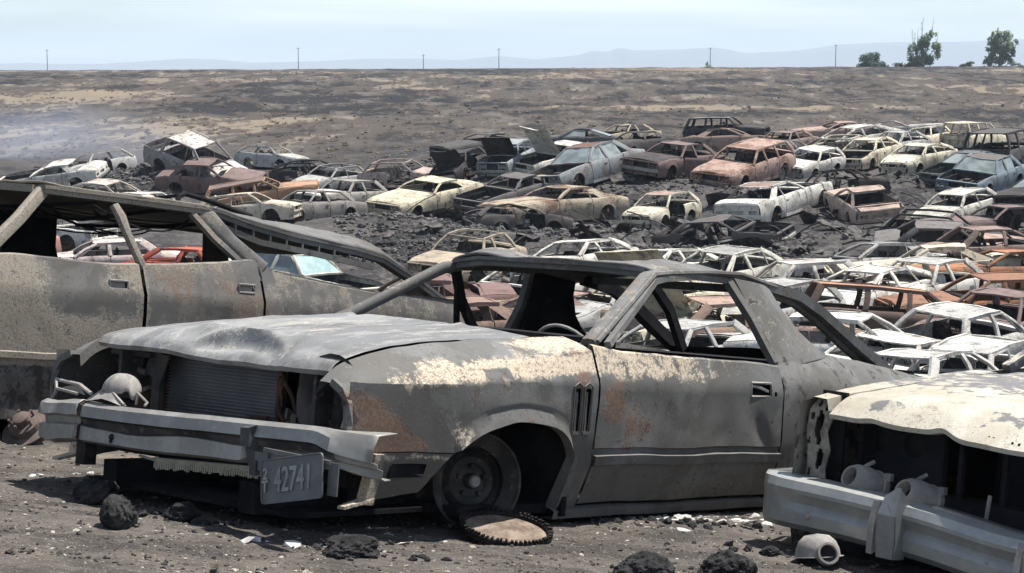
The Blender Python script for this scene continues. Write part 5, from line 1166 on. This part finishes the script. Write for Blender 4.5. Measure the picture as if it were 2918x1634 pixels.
    for y0 in (-.70, .14, .62):
        m = M().lathe([(0, .016), (.012, .013), (.018, 0)], (1.012, y0, .41 - .05*sst(-.6, .3, y0)), (1, 0, 0), 12); m.build('bumper_bolt', STEEL, bo)
    for y0 in (-.285, .36):
        zt_ = .595 - .05*sst(-.3, .3, y0)
        m = M(); m.prism([(1.0, y0 - .045, zt_ - .06), (1.06, y0 - .05, zt_ - .05), (1.09, y0 - .05, zt_ - .13), (1.085, y0 - .055, zt_ - .26), (1.0, y0 - .055, zt_ - .28)], (0, .018, 0))
        m.grid([[(1.0, y0 + .045*a, zt_ - .05 - .0*a) for a in (-.6, .6, 1)], [(1.055, y0 + .045*a, zt_ + (.01 if a > 0 else -.03)) for a in (-.6, .6, 1)], [(1.10, y0 + .05*a, zt_ - .10) for a in (-.6, .9, 1.1)], [(1.095, y0 + .055*a, zt_ - .20) for a in (-.6, .9, 1.15)], [(1.085, y0 + .05*a, zt_ - .275) for a in (-.6, .9, 1)], [(1.0, y0 + .05*a, zt_ - .285) for a in (-.6, .9, 1)]])
        m.prism([(1.0, y0 + .05, zt_ - .04), (1.055, y0 + .045, zt_ + .005), (1.10, y0 + .055, zt_ - .10), (1.095, y0 + .06, zt_ - .20), (1.085, y0 + .05, zt_ - .275), (1.0, y0 + .05, zt_ - .28)], (0, -.006, 0))
        go = m.build('bumper_guard', GUARD, bo, ang=25)
        m = M(); m.bar([(1.072, y0 - .052, zt_ - .055), (1.10, y0 - .052, zt_ - .14), (1.094, y0 - .055, zt_ - .265)], .012, .026, up=(0, 1, 0)); m.build('guard_strip', STEEL, go)
    # the rest of the car, outside the picture
    for s in (1, -1):
        xs = lin(-.62, -4.4, 30)
        m = M().grid([[(x, s*.90, .24)] + [(x, s*(.95 - .06*sst(-3.6, -4.4, x)), z) for z in (.35, .6, .8)] + [(x, s*.90, itps(x, GZ) - .015), (x, s*.82, itps(x, GZ))] for x in xs]); m.build('side_panel', HC, root, **K)
        m = M(); m.bar([(-.75, s*.80, .97), (-1.35, s*.63, 1.30)], .05, .05); m.bar([(-2.9, s*.78, .95), (-2.45, s*.62, 1.30)], .2, .05); m.bar([(-1.35, s*.63, 1.30), (-2.45, s*.62, 1.30)], .06, .05); m.build('pillar', HC, root, **K)
        for x in (-.02, -2.9):
            m = M().lathe([(.19, -.17), (.20, -.16), (.15, -.06), (.17, 0), (.205, .02), (.195, .025), (.10, -.05), (.03, -.04), (0, -.01)], (0, 0, 0), (0, s, 0), 24); o = m.build('wheel', RUSTY, root); o.location = (x, s*.80, .32)
    M().grid([[(x, s_*.66, 1.325 + .03*(1 - s_*s_) - .02*abs(x + 1.9)**2) for s_ in lin(-1, 1, 11)] for x in lin(-1.32, -2.5, 10)]).build('roof', HC, root, thick=.01, **K)
    M().grid([[(x, s_*.80, itps(x, GZ) + .03*(1 - s_*s_)) for s_ in lin(-1, 1, 9)] for x in lin(-2.9, -4.42, 8)]).build('boot_lid', HC, root, **K)
    m = M(); m.box((-2.4, 0, .26), (3.6, 1.6, .04)); m.box((-4.38, 0, .55), (.03, 1.7, .5)); m.build('chassis', DARK, root)
mat_post = mat_plain('scorched_cream_post', (.16, .145, .12), (.36, .32, .26), 14, .8)
DARK2 = mat_soot('sooty_bay', (.030, .030, .036), (.042, .041, .046), (.05, .045, .044), .95)
HOLE = mat_plain('black_hole', (.006, .006, .007), (.008, .008, .009))
GUARD = mat_plain('grey_guard', (.20, .21, .21), (.26, .265, .26), 6, .5, .3, .4)
hero_cream()
# ------------------------------------------------------------------ loose things on the ledge
def make_rock(name, label, px, py, wpx, hr, seed, rough=1.0, group=None):
    p = ground_hit(px, py); d = (p - Vector((0, 0, CZ))).length; w = wpx / FPX * d / 2
    bm = bmesh.new(); bmesh.ops.create_icosphere(bm, subdivisions=5, radius=1)
    sc = Vector((1, .85, hr))
    for v in bm.verts:
        q = v.co.copy(); o = Vector((seed, seed*2, 0))
        n = .30*noise.noise(q*1.1 + o) + .13*(1 - 2*abs(noise.noise(q*2.6 + o))) + rough*(.10*noise.noise(q*5 + o) - .14*max(0, noise.noise(q*9 + o)) + .05*noise.noise(q*19 + o))
        v.co = Vector((q.x*sc.x, q.y*sc.y, q.z*sc.z)) * (w * (1 + n))
    me = bpy.data.meshes.new(name); bm.to_mesh(me); bm.free(); me.polygons.foreach_set('use_smooth', [True]*len(me.polygons)); me.set_sharp_from_angle(angle=R(32)); me.materials.append(ROCK)
    o = bpy.data.objects.new(name, me); COL.objects.link(o); o.location = (p.x, p.y + w*.5, p.z + w*hr*.55); o.rotation_euler = (0, 0, seed); o['seed'] = seed
    return tag(o, label, 'rock', group or 'black lava rocks on the ledge')
K_ = 2918/2576
for n_, (lab, x_, y_, w_, h_) in enumerate([
  ('rounded black rock below the hanging bumper, left of the number plate', 240, 1268, 112, .62), ('pointed black rock just in front of the rounded one', 293, 1328, 96, .95),
  ('small flat black rock on the bare soil below the number plate', 455, 1312, 84, .62), ('porous black lava rock at the bottom edge, left of its rounder neighbour', 1622, 1482, 156, .58),
  ('porous round lava rock at the bottom edge nearest the fallen lamp shell', 1828, 1478, 136, .74), ('fist-sized dark clod beside the fallen lamp shell', 1940, 1400, 42, .7),
  ('low crumbly black rock at the bottom below the toothed ring', 880, 1402, 150, .35)]):
    make_rock('lava_rock', lab, x_*K_, y_*K_, w_*K_, h_, 3.7*n_ + 1.3, .25 if n_ < 3 else .8)
def place_at(px, py): return ground_hit(px*K_, py*K_)
# toothed flywheel ring
p_ = place_at(1272, 1366)
rg_ = thing('flywheel_ring', 'rusty toothed flywheel ring lying on the soil beside the front wheel', 'car part', p_ + Vector((0, .06, .040)), (R(8), R(7), .3))
m = M(); m.lathe([(.172, -.012), (.19, -.012), (.194, .0), (.19, .012), (.172, .012), (.168, 0), (.172, -.012)], (0, 0, 0), (0, 0, 1), 60)
for k in range(58):
    a = k*2*math.pi/58 + rnd.uniform(-.02, .02); m.box((.184*math.cos(a), .184*math.sin(a), .017), (.018, rnd.uniform(.006, .011), rnd.uniform(.008, .016)), Matrix.Rotation(a, 3, 'Z'))
m.build('ring', WIRE, rg_)
M().lathe([(0, .0), (.06, .002), (.10, -.004), (.168, -.002)], (0, 0, 0), (0, 0, 1), 40).build('plate', mat_plain('rusty_tan_plate', (.11, .075, .055), (.25, .20, .15), 9, .9), rg_)
# brake drum
p_ = place_at(62, 1122)
rt_ = thing('brake_rotor', 'rust-brown brake rotor lying tilted at the left end of the hanging bumper', 'car part', p_ + Vector((0, .1, .045)), (R(20), R(-30), .5))
BR = mat_plain('brown_iron', (.105, .078, .068), (.165, .125, .11), 9, .85)
M().lathe([(0, .0), (.125, .0), (.13, .004), (.13, .014), (.118, .016), (.118, .026), (.13, .028), (.13, .038), (.085, .042), (.082, .075), (.06, .08), (.045, .08), (.042, .115), (.03, .12), (0, .12)], (0, 0, 0), (0, 0, 1), 36).build('disc', BR, rt_)
m = M()
for k in range(5): a = k*2*math.pi/5; m.lathe([(.0, .115), (.007, .115), (.007, .07)], (.062*math.cos(a), .062*math.sin(a), 0), (0, 0, 1), 8)
m.build('stud', BR, rt_)
m = M()
for k in range(30): a = k*2*math.pi/30; m.box((.121*math.cos(a), .121*math.sin(a), .021), (.016, .005, .011), Matrix.Rotation(a, 3, 'Z'))
m.build('cooling_fin', BR, rt_)
# fallen headlamp shell
p_ = place_at(2062, 1425)
hl_ = thing('headlight_shell', 'empty domed headlamp shell lying on the soil under the chrome bumper', 'car part', p_ + Vector((0, .05, .03)), (R(-12), 0, R(12)))
m = M().lathe([(.105, .0), (.092, .0), (.088, .03), (.075, .06), (.05, .082), (.0, .09)], (0, 0, 0), (0, 0, 1), 28); m.build('dome', STEEL, hl_, thick=.004)
m = M().lathe([(.036, -.02), (.045, -.02), (.047, .0), (.045, .012), (.036, .012), (.034, 0), (.036, -.02)], (.005, -.10, .012), (0, -1, .25), 26); m.build('lamp_ring', STEEL, hl_)
M().lathe([(.034, 0), (0, -.002)], (.005, -.098, .012), (0, -1, .25), 16).build('socket', DARK, hl_)
# headlamp shell on the hanging bumper, and torn lamp frame at its end
bm4, bt4 = pose_mat(B_POSE); BW = Matrix.Translation(bt4) @ bm4
h2 = thing('headlight_shell', 'grey domed headlamp shell resting on the far end of the hanging bumper', 'car part', BW @ Vector((.90, -.385, .578))); h2.rotation_euler = bm4.to_euler()
rows = []
for t in lin(0, 1, 9):
    a = t*math.pi/2; rows.append([(.082*math.cos(a)*math.cos(b), .088*math.cos(a)*math.sin(b), .035 + .085*math.sin(a) - (.022*noise.noise((b*3, 1, 2)) + .012*math.sin(5*b))*(1 - t)) for b in lin(0, 2*math.pi, 37)])
M().grid(rows).build('dome', STEEL, h2, fn=dentfn(3, .008), thick=.004)
m = M(); m.lathe([(0, .0), (.068, .0), (.070, .012)], (0, 0, .002), (0, 0, 1), 18); m.build('dark_inside', DARK, h2)
m = M(); m.grid([[(.07 + .03*t, lerp(-.12, .12, u), .052*(1 - abs(2*u - 1)**1.6)*(1 - t) - .004 + .02*t*(1 - abs(2*u - 1))) for u in lin(0, 1, 13)] for t in (0, .5, 1)]); m.tube([(.05, -.15, .0), (.055, -.02, .062), (.09, .13, .0)], .006, 5); m.tube([(.0, .10, .0), (.03, .14, .05), (.0, .17, .01), (.03, .19, .0)], .006, 5); m.build('lamp_rim', STEEL, h2, fn=dentfn(2, .01))
h3 = thing('lamp_frame', 'torn bent lamp frame hooked over the far tip of the hanging bumper', 'car part', BW @ Vector((.86, -.74, .58))); h3.rotation_euler = bm4.to_euler()
m = M(); m.tube([(.0, -.16, -.16), (.02, -.17, -.08), (.01, -.13, .0), (.03, -.11, .055), (.03, .05, .045), (.05, .17, .02)], .009, 6); m.tube([(.03, -.11, .055), (.07, -.05, .02), (.07, .10, .01)], .007, 5); m.grid([[(.02 + .01*math.sin(j), lerp(-.10, .10, j/8), .005 + .03*math.sin(math.pi*j/8)*t) for j in range(9)] for t in (0, 1)]); m.build('frame', STEEL, h3, fn=dentfn(5, .012))
# wire tangle behind the front wheel
p_ = place_at(1385, 1292); m = M()
for k in range(34):
    a = rnd.uniform(0, 6.28); r_ = rnd.uniform(.04, .14); pts = []; q = Vector((rnd.gauss(0, .07), rnd.gauss(0, .05), 0)); v = Vector((math.cos(a), math.sin(a)*.6, rnd.uniform(.6, 1.6))).normalized()
    for t in range(8):
        pts.append(q.copy()); q = q + v*.035; v = (v + Vector((rnd.gauss(0, .35), rnd.gauss(0, .3), -.28))).normalized(); q.z = max(q.z, .003)
    m.tube(pts, .0035, 4)
o = m.build('steel_cord', WIRE); o.location = p_ + Vector((0, .05, 0)); tag(o, 'tangle of burnt tyre cord wire on the soil behind the front wheel', 'wire')
# ------------------------------------------------------------------ loose stuff: ash scraps, gravel, rubble
def chips(name, pts, smin, smax, flat, mat, seed, alb=None):
    r = random.Random(seed); m = M(); g = (1 + 5**.5)/2
    V0 = [Vector(v).normalized() for v in ((-1,g,0),(1,g,0),(-1,-g,0),(1,-g,0),(0,-1,g),(0,1,g),(0,-1,-g),(0,1,-g),(g,0,-1),(g,0,1),(-g,0,-1),(-g,0,1))]
    F0 = ((0,11,5),(0,5,1),(0,1,7),(0,7,10),(0,10,11),(1,5,9),(5,11,4),(11,10,2),(10,7,6),(7,1,8),(3,9,4),(3,4,2),(3,2,6),(3,6,8),(3,8,9),(4,9,5),(2,4,11),(6,2,10),(8,6,7),(9,8,1))
    for p in pts:
        s_ = smin * (smax / smin) ** (r.random() ** 1.8); rot = Euler((r.uniform(-.35, .35), r.uniform(-.35, .35), r.uniform(0, 6.3))).to_matrix(); b = len(m.v); ax = r.uniform(.6, 1.1); hz = flat*r.uniform(.6, 1.3)
        for v in V0:
            k = s_*r.uniform(.62, 1.18); q = rot @ Vector((v.x*k, v.y*k*ax, v.z*k*hz)); m.v.append(Vector((p[0] + q.x, p[1] + q.y, p[2] + q.z + s_*hz*.25)))
        m.f += [(b + a, b + c, b + d) for a, c, d in F0]
    o = m.build(name, mat, ang=24); return tag(o, kind='stuff')
def scatter(n, fx, fy, seed, zo=0.0):
    r = random.Random(seed); out = []
    for _ in range(n):
        y = fy(r); x = fx(r, y); out.append((x, y))
    a = np.array(out); z = ground_np(a[:, 0], a[:, 1])
    return [(x, y, float(zz) + gnoise(x, y) + zo) for (x, y), zz in zip(out, z)]
GRAV = mat_plain('mixed_gravel', (.04, .037, .034), (.13, .115, .10), 11, .95, 0, .2)
PALE = mat_plain('pale_chips', (.24, .22, .18), (.42, .39, .33), 17, .95, 0, .2)
chips('gravel', scatter(5200, lambda r, y: r.uniform(-.31, .31)*y, lambda r: 6.2 + 4.6*r.random()**1.5, 1), .004, .017, .55, GRAV, 2)
chips('pale_gravel', scatter(1300, lambda r, y: r.uniform(-.31, .31)*y, lambda r: 6.2 + 4.2*r.random()**1.5, 3), .004, .014, .4, PALE, 4)
def near_px(lst, n, seed, spread=(.06, .05)):
    r = random.Random(seed); out = []
    for px, py, w in lst:
        c = place_at(px, py)
        for _ in range(int(n*w)):
            x = c.x + r.gauss(0, spread[0]); y = c.y + abs(r.gauss(0, spread[1])); out.append((x, y, ground(x, y)))
    return out
WHITE = mat_plain('white_ash', (.34, .33, .31), (.58, .57, .54), 20, .95, 0, .1)
chips('ash_scraps', near_px([(1450 + 46*k + (13 if k % 2 else -9), 1304 + (k*7 % 5)*3, (.5, 1.2, .3, .9)[k % 4]) for k in range(11)] + [(930, 1358, .8), (1150, 1330, .8), (1640, 1333, .5), (1000, 1350, .5), (100, 1200, .4), (250, 1200, .5), (820, 1385, .7), (700, 1380, .4), (560, 1290, .4), (480, 1255, .3)], 24, 9, (.07, .06)), .005, .04, .16, WHITE, 5)
chips('burnt_crumbs', near_px([(1380, 1295, 2), (1500, 1320, 1), (1700, 1325, 1), (1850, 1330, 1), (900, 1395, 2), (1120, 1335, 1), (380, 1312, 1.6), (2150, 1410, 1), (1900, 1400, .6), (620, 1320, .6)], 40, 11, (.14, .09)), .006, .03, .6, ROCK, 6)
# rubble of the banks between the rows
RUB = mat_plain('grey_rubble', (.035, .034, .034), (.16, .15, .14), 1.7, .95, 0, .2)
def bank(r):
    b = r.choice(BANKS); return b
BANKS = [(950, 1420, 58, 72, 1.4), (1400, 1900, 62, 72, 1.1), (1900, 2330, 56, 66, 1.0), (300, 480, 80, 92, .8), (1080, 1600, 84, 94, .7), (1650, 2200, 77, 84, .6), (2350, 2918, 60, 84, .6), (700, 1000, 72, 90, .4), (0, 2918, 95, 190, .3), (600, 2918, 24, 60, 1.3)]
pts_ = []
for k, (a, b, d0, d1, w) in enumerate(BANKS):
    pts_ += scatter(int(1900*w), lambda r, y: (r.uniform(a, b) - 1459)/FPX*y, lambda r: r.uniform(d0, d1), 40 + k)
chips('rubble', pts_, .025, .19, .65, RUB, 8)
r_ = random.Random(77); m = M()
SCR = mat_soot('burnt_scrap', (.03, .03, .03), (.12, .115, .11), (.20, .12, .09))
for (x, y, z) in scatter(420, lambda r, y: r.uniform(-.06, .27)*y, lambda r: r.uniform(30, 84), 91):
    a = r_.uniform(0, 6.3); rot = Matrix.Rotation(a, 3, 'Z') @ Matrix.Rotation(r_.uniform(-.7, .7), 3, 'X')
    if r_.random() < .5:
        l = r_.uniform(.4, 1.5); d = Vector((math.cos(a), math.sin(a)*.8, r_.uniform(-.1, .6))); m.tube([Vector((x, y, z + .08)) + d*l*t + Vector((0, 0, .2*math.sin(3*t)*l*.4)) for t in (0, .33, .66, 1)], r_.uniform(.015, .04), 5)
    else:
        w, h = r_.uniform(.25, .8), r_.uniform(.2, .5); c = Vector((x, y, z + .14)); m.grid([[c + rot @ Vector((lerp(-w, w, i/3), lerp(-h, h, j/3), .10*math.sin(i*1.7 + a) + .06*math.cos(j*2 + a))) for i in range(4)] for j in range(4)])
tag(m.build('scrap_debris', SCR), kind='stuff')
# ------------------------------------------------------------------ ridge: poles, trees, shrubs; hills beyond
POLE = mat_plain('weathered_pole', (.12, .11, .10), (.20, .18, .16), 2, .9)
for n_, (x_, yt_, dp) in enumerate([(118, 125, 800), (750, 120, 800), (1065, 137, 830), (1255, 122, 800), (1787, 120, 800), (2103, 112, 760)]):
    top = at_depth(x_*K_, yt_*K_, dp); zg = ground(top.x, top.y)
    m = M().tube([(0, 0, zg - top.z - .5), (0, 0, 0)], [.20, .13], 8)
    words = ['leftmost on the burnt ridge', 'second from the left on the ridge', 'shortest one on the ridge', 'just right of the shortest one', 'standing over the lone little bush', 'nearest the dark round bush']
    ro = thing('utility_pole', 'thin wooden utility pole, ' + words[n_], 'pole', top, None, 'utility poles along the ridge')
    m.build('post', POLE, ro); M().box((0, 0, -.45), (1.5, .12, .14)).build('crossarm', POLE, ro)
def leaf_mat(nm, c1, c2, c3):
    t = NT(nm, .75, .2); P = t.coord(); a = t.noise(.55, 3); b = t.noise(3.2, 3)
    c = t.mix(t.step(b, .45, .62), t.mix(t.step(a, .4, .6), c1, c2), c3); m = t.color(c)
    tr = t.n('BsdfTranslucent'); t.set(tr.inputs[0], c); mx = t.n('MixShader'); mx.inputs[0].default_value = .6
    out = [n for n in t.t.nodes if n.type == 'OUTPUT_MATERIAL'][0]; t.t.links.new(t.b.outputs[0], mx.inputs[1]); t.t.links.new(tr.outputs[0], mx.inputs[2]); t.t.links.new(mx.outputs[0], out.inputs[0]); return m
LEAF = leaf_mat('poplar_leaf', (.17, .22, .135), (.26, .32, .20), (.34, .37, .25)); JUN = leaf_mat('juniper_leaf', (.075, .125, .095), (.125, .18, .13), (.16, .21, .15)); SAGE = leaf_mat('sage_leaf', (.08, .085, .055), (.13, .125, .08), (.17, .16, .11))
BARK = mat_plain('grey_bark', (.12, .10, .085), (.22, .19, .17), 1.5, .95)
def tree(name, label, px, base_py, h, clumps, mat, leafs, lsize, bare=(), seed=1, dp=415, cat='tree', group=None):
    r = random.Random(seed); b = at_depth(px*K_, base_py*K_, dp); zg = ground(b.x, b.y); b.z = zg - .7
    root = thing(name, label, cat, b, None, group); root['seed'] = seed
    m = M(); m.tube([(0, 0, -.3), (.1, 0, h*.2), (-.05, .1, h*.45), (.1, 0, h*.62)], [.035*h, .026*h, .016*h, .006*h], 7)
    for cx, cy, cz, rx, rz in clumps: m.tube([(0, 0, h*.08), (cx*.4, cy*.4, cz*.45), (cx*.9, cy*.9, cz), (cx, cy, cz + rz*.6)], [.016*h, .011*h, .006*h, .002*h], 5)
    for (x0, z0, x1, z1) in bare:
        m.tube([(x0, 0, z0), (lerp(x0, x1, .5) + r.gauss(0, .12), r.gauss(0, .2), lerp(z0, z1, .5)), (x1, 0, z1)], [.07, .045, .02], 5)
        for _ in range(4):
            t = r.uniform(.3, .9); q = Vector((lerp(x0, x1, t), 0, lerp(z0, z1, t))); m.tube([q, q + Vector((r.gauss(0, .35), r.gauss(0, .3), r.uniform(.4, 1.0)))], [.03, .012], 4)
    m.build('trunk', BARK, root, props=dict(seed=seed))
    L_ = M(); tot = sum(c[3]*c[3]*c[4] for c in clumps)
    for cx, cy, cz, rx, rz in clumps:
        nl = int(leafs * rx*rx*rz/tot); sub = [(r.gauss(0, .5), r.gauss(0, .5), r.uniform(-.8, .8)) for _ in range(7)]
        for _ in range(nl):
            s_ = r.choice(sub); q = Vector((s_[0] + r.gauss(0, .26), s_[1] + r.gauss(0, .26), s_[2] + r.gauss(0, .22)))
            if q.length > 1.25: q = q.normalized()*1.1
            c = Vector((cx + q.x*rx, cy + q.y*rx, max(.15, cz + q.z*rz))); u = Vector((r.gauss(0, 1), r.gauss(0, 1), r.gauss(0, 1))).normalized(); w = u.orthogonal().normalized(); s2 = lsize*r.uniform(.6, 1.3)
            v = u.cross(w); L_.poly([c + w*s2, c + v*s2*.6, c - w*s2, c - v*s2*.6])
    L_.build('crown', mat, root, props=dict(seed=seed))
    return root
tree('poplar_tree', 'ragged poplar with dead bare twigs standing above its crown', 2318, 166, 8.5, [(-2.2, 0, 3.6, 1.1, 2.4), (.3, 0, 4.2, 1.25, 3.0), (1.4, .3, 7.2, .8, 1.0), (2.3, 0, 7.9, .75, .9), (2.9, -.3, 4.6, 1.1, 1.5), (1.6, .5, 2.0, 1.6, 1.5), (-.8, -.5, 1.6, 1.5, 1.5), (3.6, 0, 3.4, .8, 1.0), (.4, 0, 6.3, .7, 1.3)], LEAF, 5200, .26,
     bare=[(-.2, 6, .2, 11.6), (.1, 6.5, -.3, 10.6), (-2.0, 5, -2.3, 8.9), (-1.7, 5, -1.6, 8.3), (2.0, 7.5, 2.4, 11.0), (-1.0, 4.5, -.9, 9.4), (3.1, 5, 3.5, 8.3)], seed=4)
tree('poplar_tree', 'full green poplar at the right end of the ridge', 2515, 166, 9, [(-.5, 0, 7.4, 1.2, 1.7), (1.2, 0, 6.9, 1.3, 1.5), (-1.9, .4, 5.4, 1.3, 1.5), (.5, -.5, 5.0, 1.7, 1.9), (2.5, 0, 5.4, 1.2, 1.5), (-.6, .5, 2.8, 1.6, 1.9), (1.7, .5, 3.0, 1.4, 1.7), (-2.6, 0, 1.5, 1.1, 1.2), (2.7, 0, 1.6, .8, .9), (-2.4, 0, 7.0, .6, .7), (3.2, 0, 3.8, .7, .9)], LEAF, 5600, .26, seed=9)
tree('juniper_bush', 'dark green rounded juniper bush left of the ragged poplar', 2190, 168, 4.2, [(-.6, 0, 2.2, 1.7, 1.7), (.6, .3, 2.6, 1.4, 1.4), (-1.8, 0, 1.0, 1.3, 1.0), (1.7, 0, 1.1, 1.4, 1.0), (2.8, 0, .9, 1.0, .8), (.1, -.5, 1.0, 2.2, 1.0)], JUN, 4200, .22, seed=12, cat='bush')
tree('shrub', 'low pale shrub at the left foot of the ragged poplar', 2268, 168, 1.8, [(-.9, 0, .9, 1.1, .7), (.7, 0, 1.1, 1.2, .9), (1.9, 0, .8, .8, .7)], SAGE, 900, .22, seed=14, cat='bush')
tree('shrub', 'low sage shrub between the two poplars', 2432, 168, 1.6, [(-.7, 0, .8, .9, .6), (.8, 0, 1.0, .9, .8)], SAGE, 700, .22, seed=16, cat='bush')
tree('shrub', 'lone little upright bush under a utility pole', 1781, 172, 2.2, [(0, 0, 1.1, .7, .9), (.3, 0, .6, .8, .5)], LEAF, 500, .2, seed=18, cat='bush')
tree('shrub', 'dry shrub at the far right edge of the ridge', 2568, 168, 1.4, [(0, 0, .7, 1.0, .6)], SAGE, 400, .2, seed=19, cat='bush')
# hills on the horizon
HP = [(-400, 165), (0, 161), (70, 158), (150, 161), (300, 160), (480, 147), (560, 150), (640, 158), (800, 154), (930, 147), (1060, 147), (1150, 151), (1255, 141), (1350, 149), (1450, 139), (1490, 127), (1530, 130), (1555, 119), (1590, 126), (1700, 124), (1790, 119), (1860, 134), (2000, 127), (2110, 111), (2250, 105), (2400, 105), (2575, 97), (3000, 92)]
rows = []; HD = 7000
for j, t in enumerate(lin(0, 1, 16)):
    r = []
    for px in lin(-400, 3000, 240):
        zr_ = max(8, CZ + (YH - itp(px, HP)*K_)/FPX*HD); y = 5600 + 1400*t if t <= .75 else 6650 + 6000*(t - .75)
        f = (t/.75) if t <= .75 else 1 - (t - .75)*3.2
        z = -12 + (zr_ + 12)*max(0, f)**1.15 + 12*f*(1 - f)*noise.noise((px*.01, t*5, 2))*(t < .75)
        yy_ = 7000 if abs(t - .75) < .04 else y
        r.append(((px*K_ - 1459)/FPX*7000*(yy_/7000)**.3, yy_, z))
    rows.append(r)
t = NT('sage_hill', .95, .1); t.coord('Object', False); a = t.noise(.004, 6)
tag(M().grid(rows).build('hills', t.color(t.mix(a, (.15, .155, .165), (.22, .215, .20)))), kind='structure')
# ------------------------------------------------------------------ the air
def air(name, lo, hi, dens, col):
    m = M().box([(a + b)/2 for a, b in zip(lo, hi)], [b - a for a, b in zip(lo, hi)])
    mt = bpy.data.materials.new(name); mt.use_nodes = True; nt = mt.node_tree; nt.nodes.clear()
    out = nt.nodes.new('ShaderNodeOutputMaterial'); v = nt.nodes.new('ShaderNodeVolumePrincipled'); v.inputs['Density'].default_value = dens; v.inputs['Color'].default_value = (*col, 1); v.inputs['Anisotropy'].default_value = .0
    nt.links.new(v.outputs[0], out.inputs['Volume']); return tag(m.build(name, mt), kind='stuff')
air('haze', (-5300, -800, -13.5), (5300, 9300, 150), 1.8e-4, (.70, .845, 1.0))
def smoke(px, py, d, rx, ry, rz, de, seed):
    c = at_depth(px, py, d); m = M(); m.lathe([(math.sin(a), -math.cos(a)) for a in lin(0.02, math.pi - .02, 14)], (0, 0, 0), (0, 0, 1), 24)
    mt = bpy.data.materials.new('smoke'); mt.use_nodes = True; nt = mt.node_tree; nt.nodes.clear(); N = nt.nodes.new; L = nt.links.new
    out = N('ShaderNodeOutputMaterial'); v = N('ShaderNodeVolumePrincipled'); v.inputs['Color'].default_value = (.74, .83, 1, 1)
    tc = N('ShaderNodeTexCoord'); ln = N('ShaderNodeVectorMath'); ln.operation = 'LENGTH'; L(tc.outputs['Object'], ln.inputs[0])
    f = N('ShaderNodeMapRange'); f.interpolation_type = 'SMOOTHSTEP'; L(ln.outputs['Value'], f.inputs[0]); f.inputs[1].default_value = 1; f.inputs[2].default_value = .15
    n = N('ShaderNodeTexNoise'); n.inputs['Scale'].default_value = 1.9; n.inputs['Detail'].default_value = 3; L(tc.outputs['Object'], n.inputs['Vector'])
    f2 = N('ShaderNodeMapRange'); L(n.outputs['Fac'], f2.inputs[0]); f2.inputs[1].default_value = .38; f2.inputs[2].default_value = .68
    a = N('ShaderNodeMath'); a.operation = 'MULTIPLY'; L(f.outputs[0], a.inputs[0]); L(f2.outputs[0], a.inputs[1])
    b = N('ShaderNodeMath'); b.operation = 'MULTIPLY'; L(a.outputs[0], b.inputs[0]); b.inputs[1].default_value = de; L(b.outputs[0], v.inputs['Density']); L(v.outputs[0], out.inputs['Volume'])
    o = m.build('smoke', mt); o.location = c; o.scale = (rx, ry, rz); return tag(o, kind='stuff')
smoke(40, 420, 100, 13, 9, 3.6, .075, 1); smoke(330, 470, 92, 7, 5, 1.6, .03, 4); smoke(1990, 640, 74, 7, 4, 1.0, .06, 2)
STUB = leaf_mat('dry_stubble', (.085, .076, .068), (.13, .115, .095), (.24, .20, .15))
def tufts(n, y0, y1, smin, smax, seed):
    r = random.Random(seed); out = []
    for _ in range(n):
        y = y0*(y1/y0)**r.random(); out.append((r.uniform(-.29, .29)*y, y))
    a = np.array(out); z = ground_np(a[:, 0], a[:, 1]); m = M()
    for (x, y), zz in zip(out, z):
        s_ = r.uniform(smin, smax); zz = float(zz) + gnoise(x, y); b0 = r.uniform(0, 6)
        for k in range(5):
            a_ = b0 + k*1.26 + r.uniform(-.3, .3); c = Vector((x, y, zz - .03)); d = Vector((math.cos(a_), math.sin(a_), 0))*s_; q = d.orthogonal().normalized() if False else Vector((-d.y, d.x, 0))*.45
            m.poly([c + q, c - q, c + d*.8 - q*.5 + Vector((0, 0, s_*r.uniform(.5, 1.0))), c + d*.9 + q*.6 + Vector((0, 0, s_*r.uniform(.3, .7)))])
    return tag(m.build('dry_stubble', STUB), kind='stuff')
tufts(4200, 92, 390, .07, .26, 21)
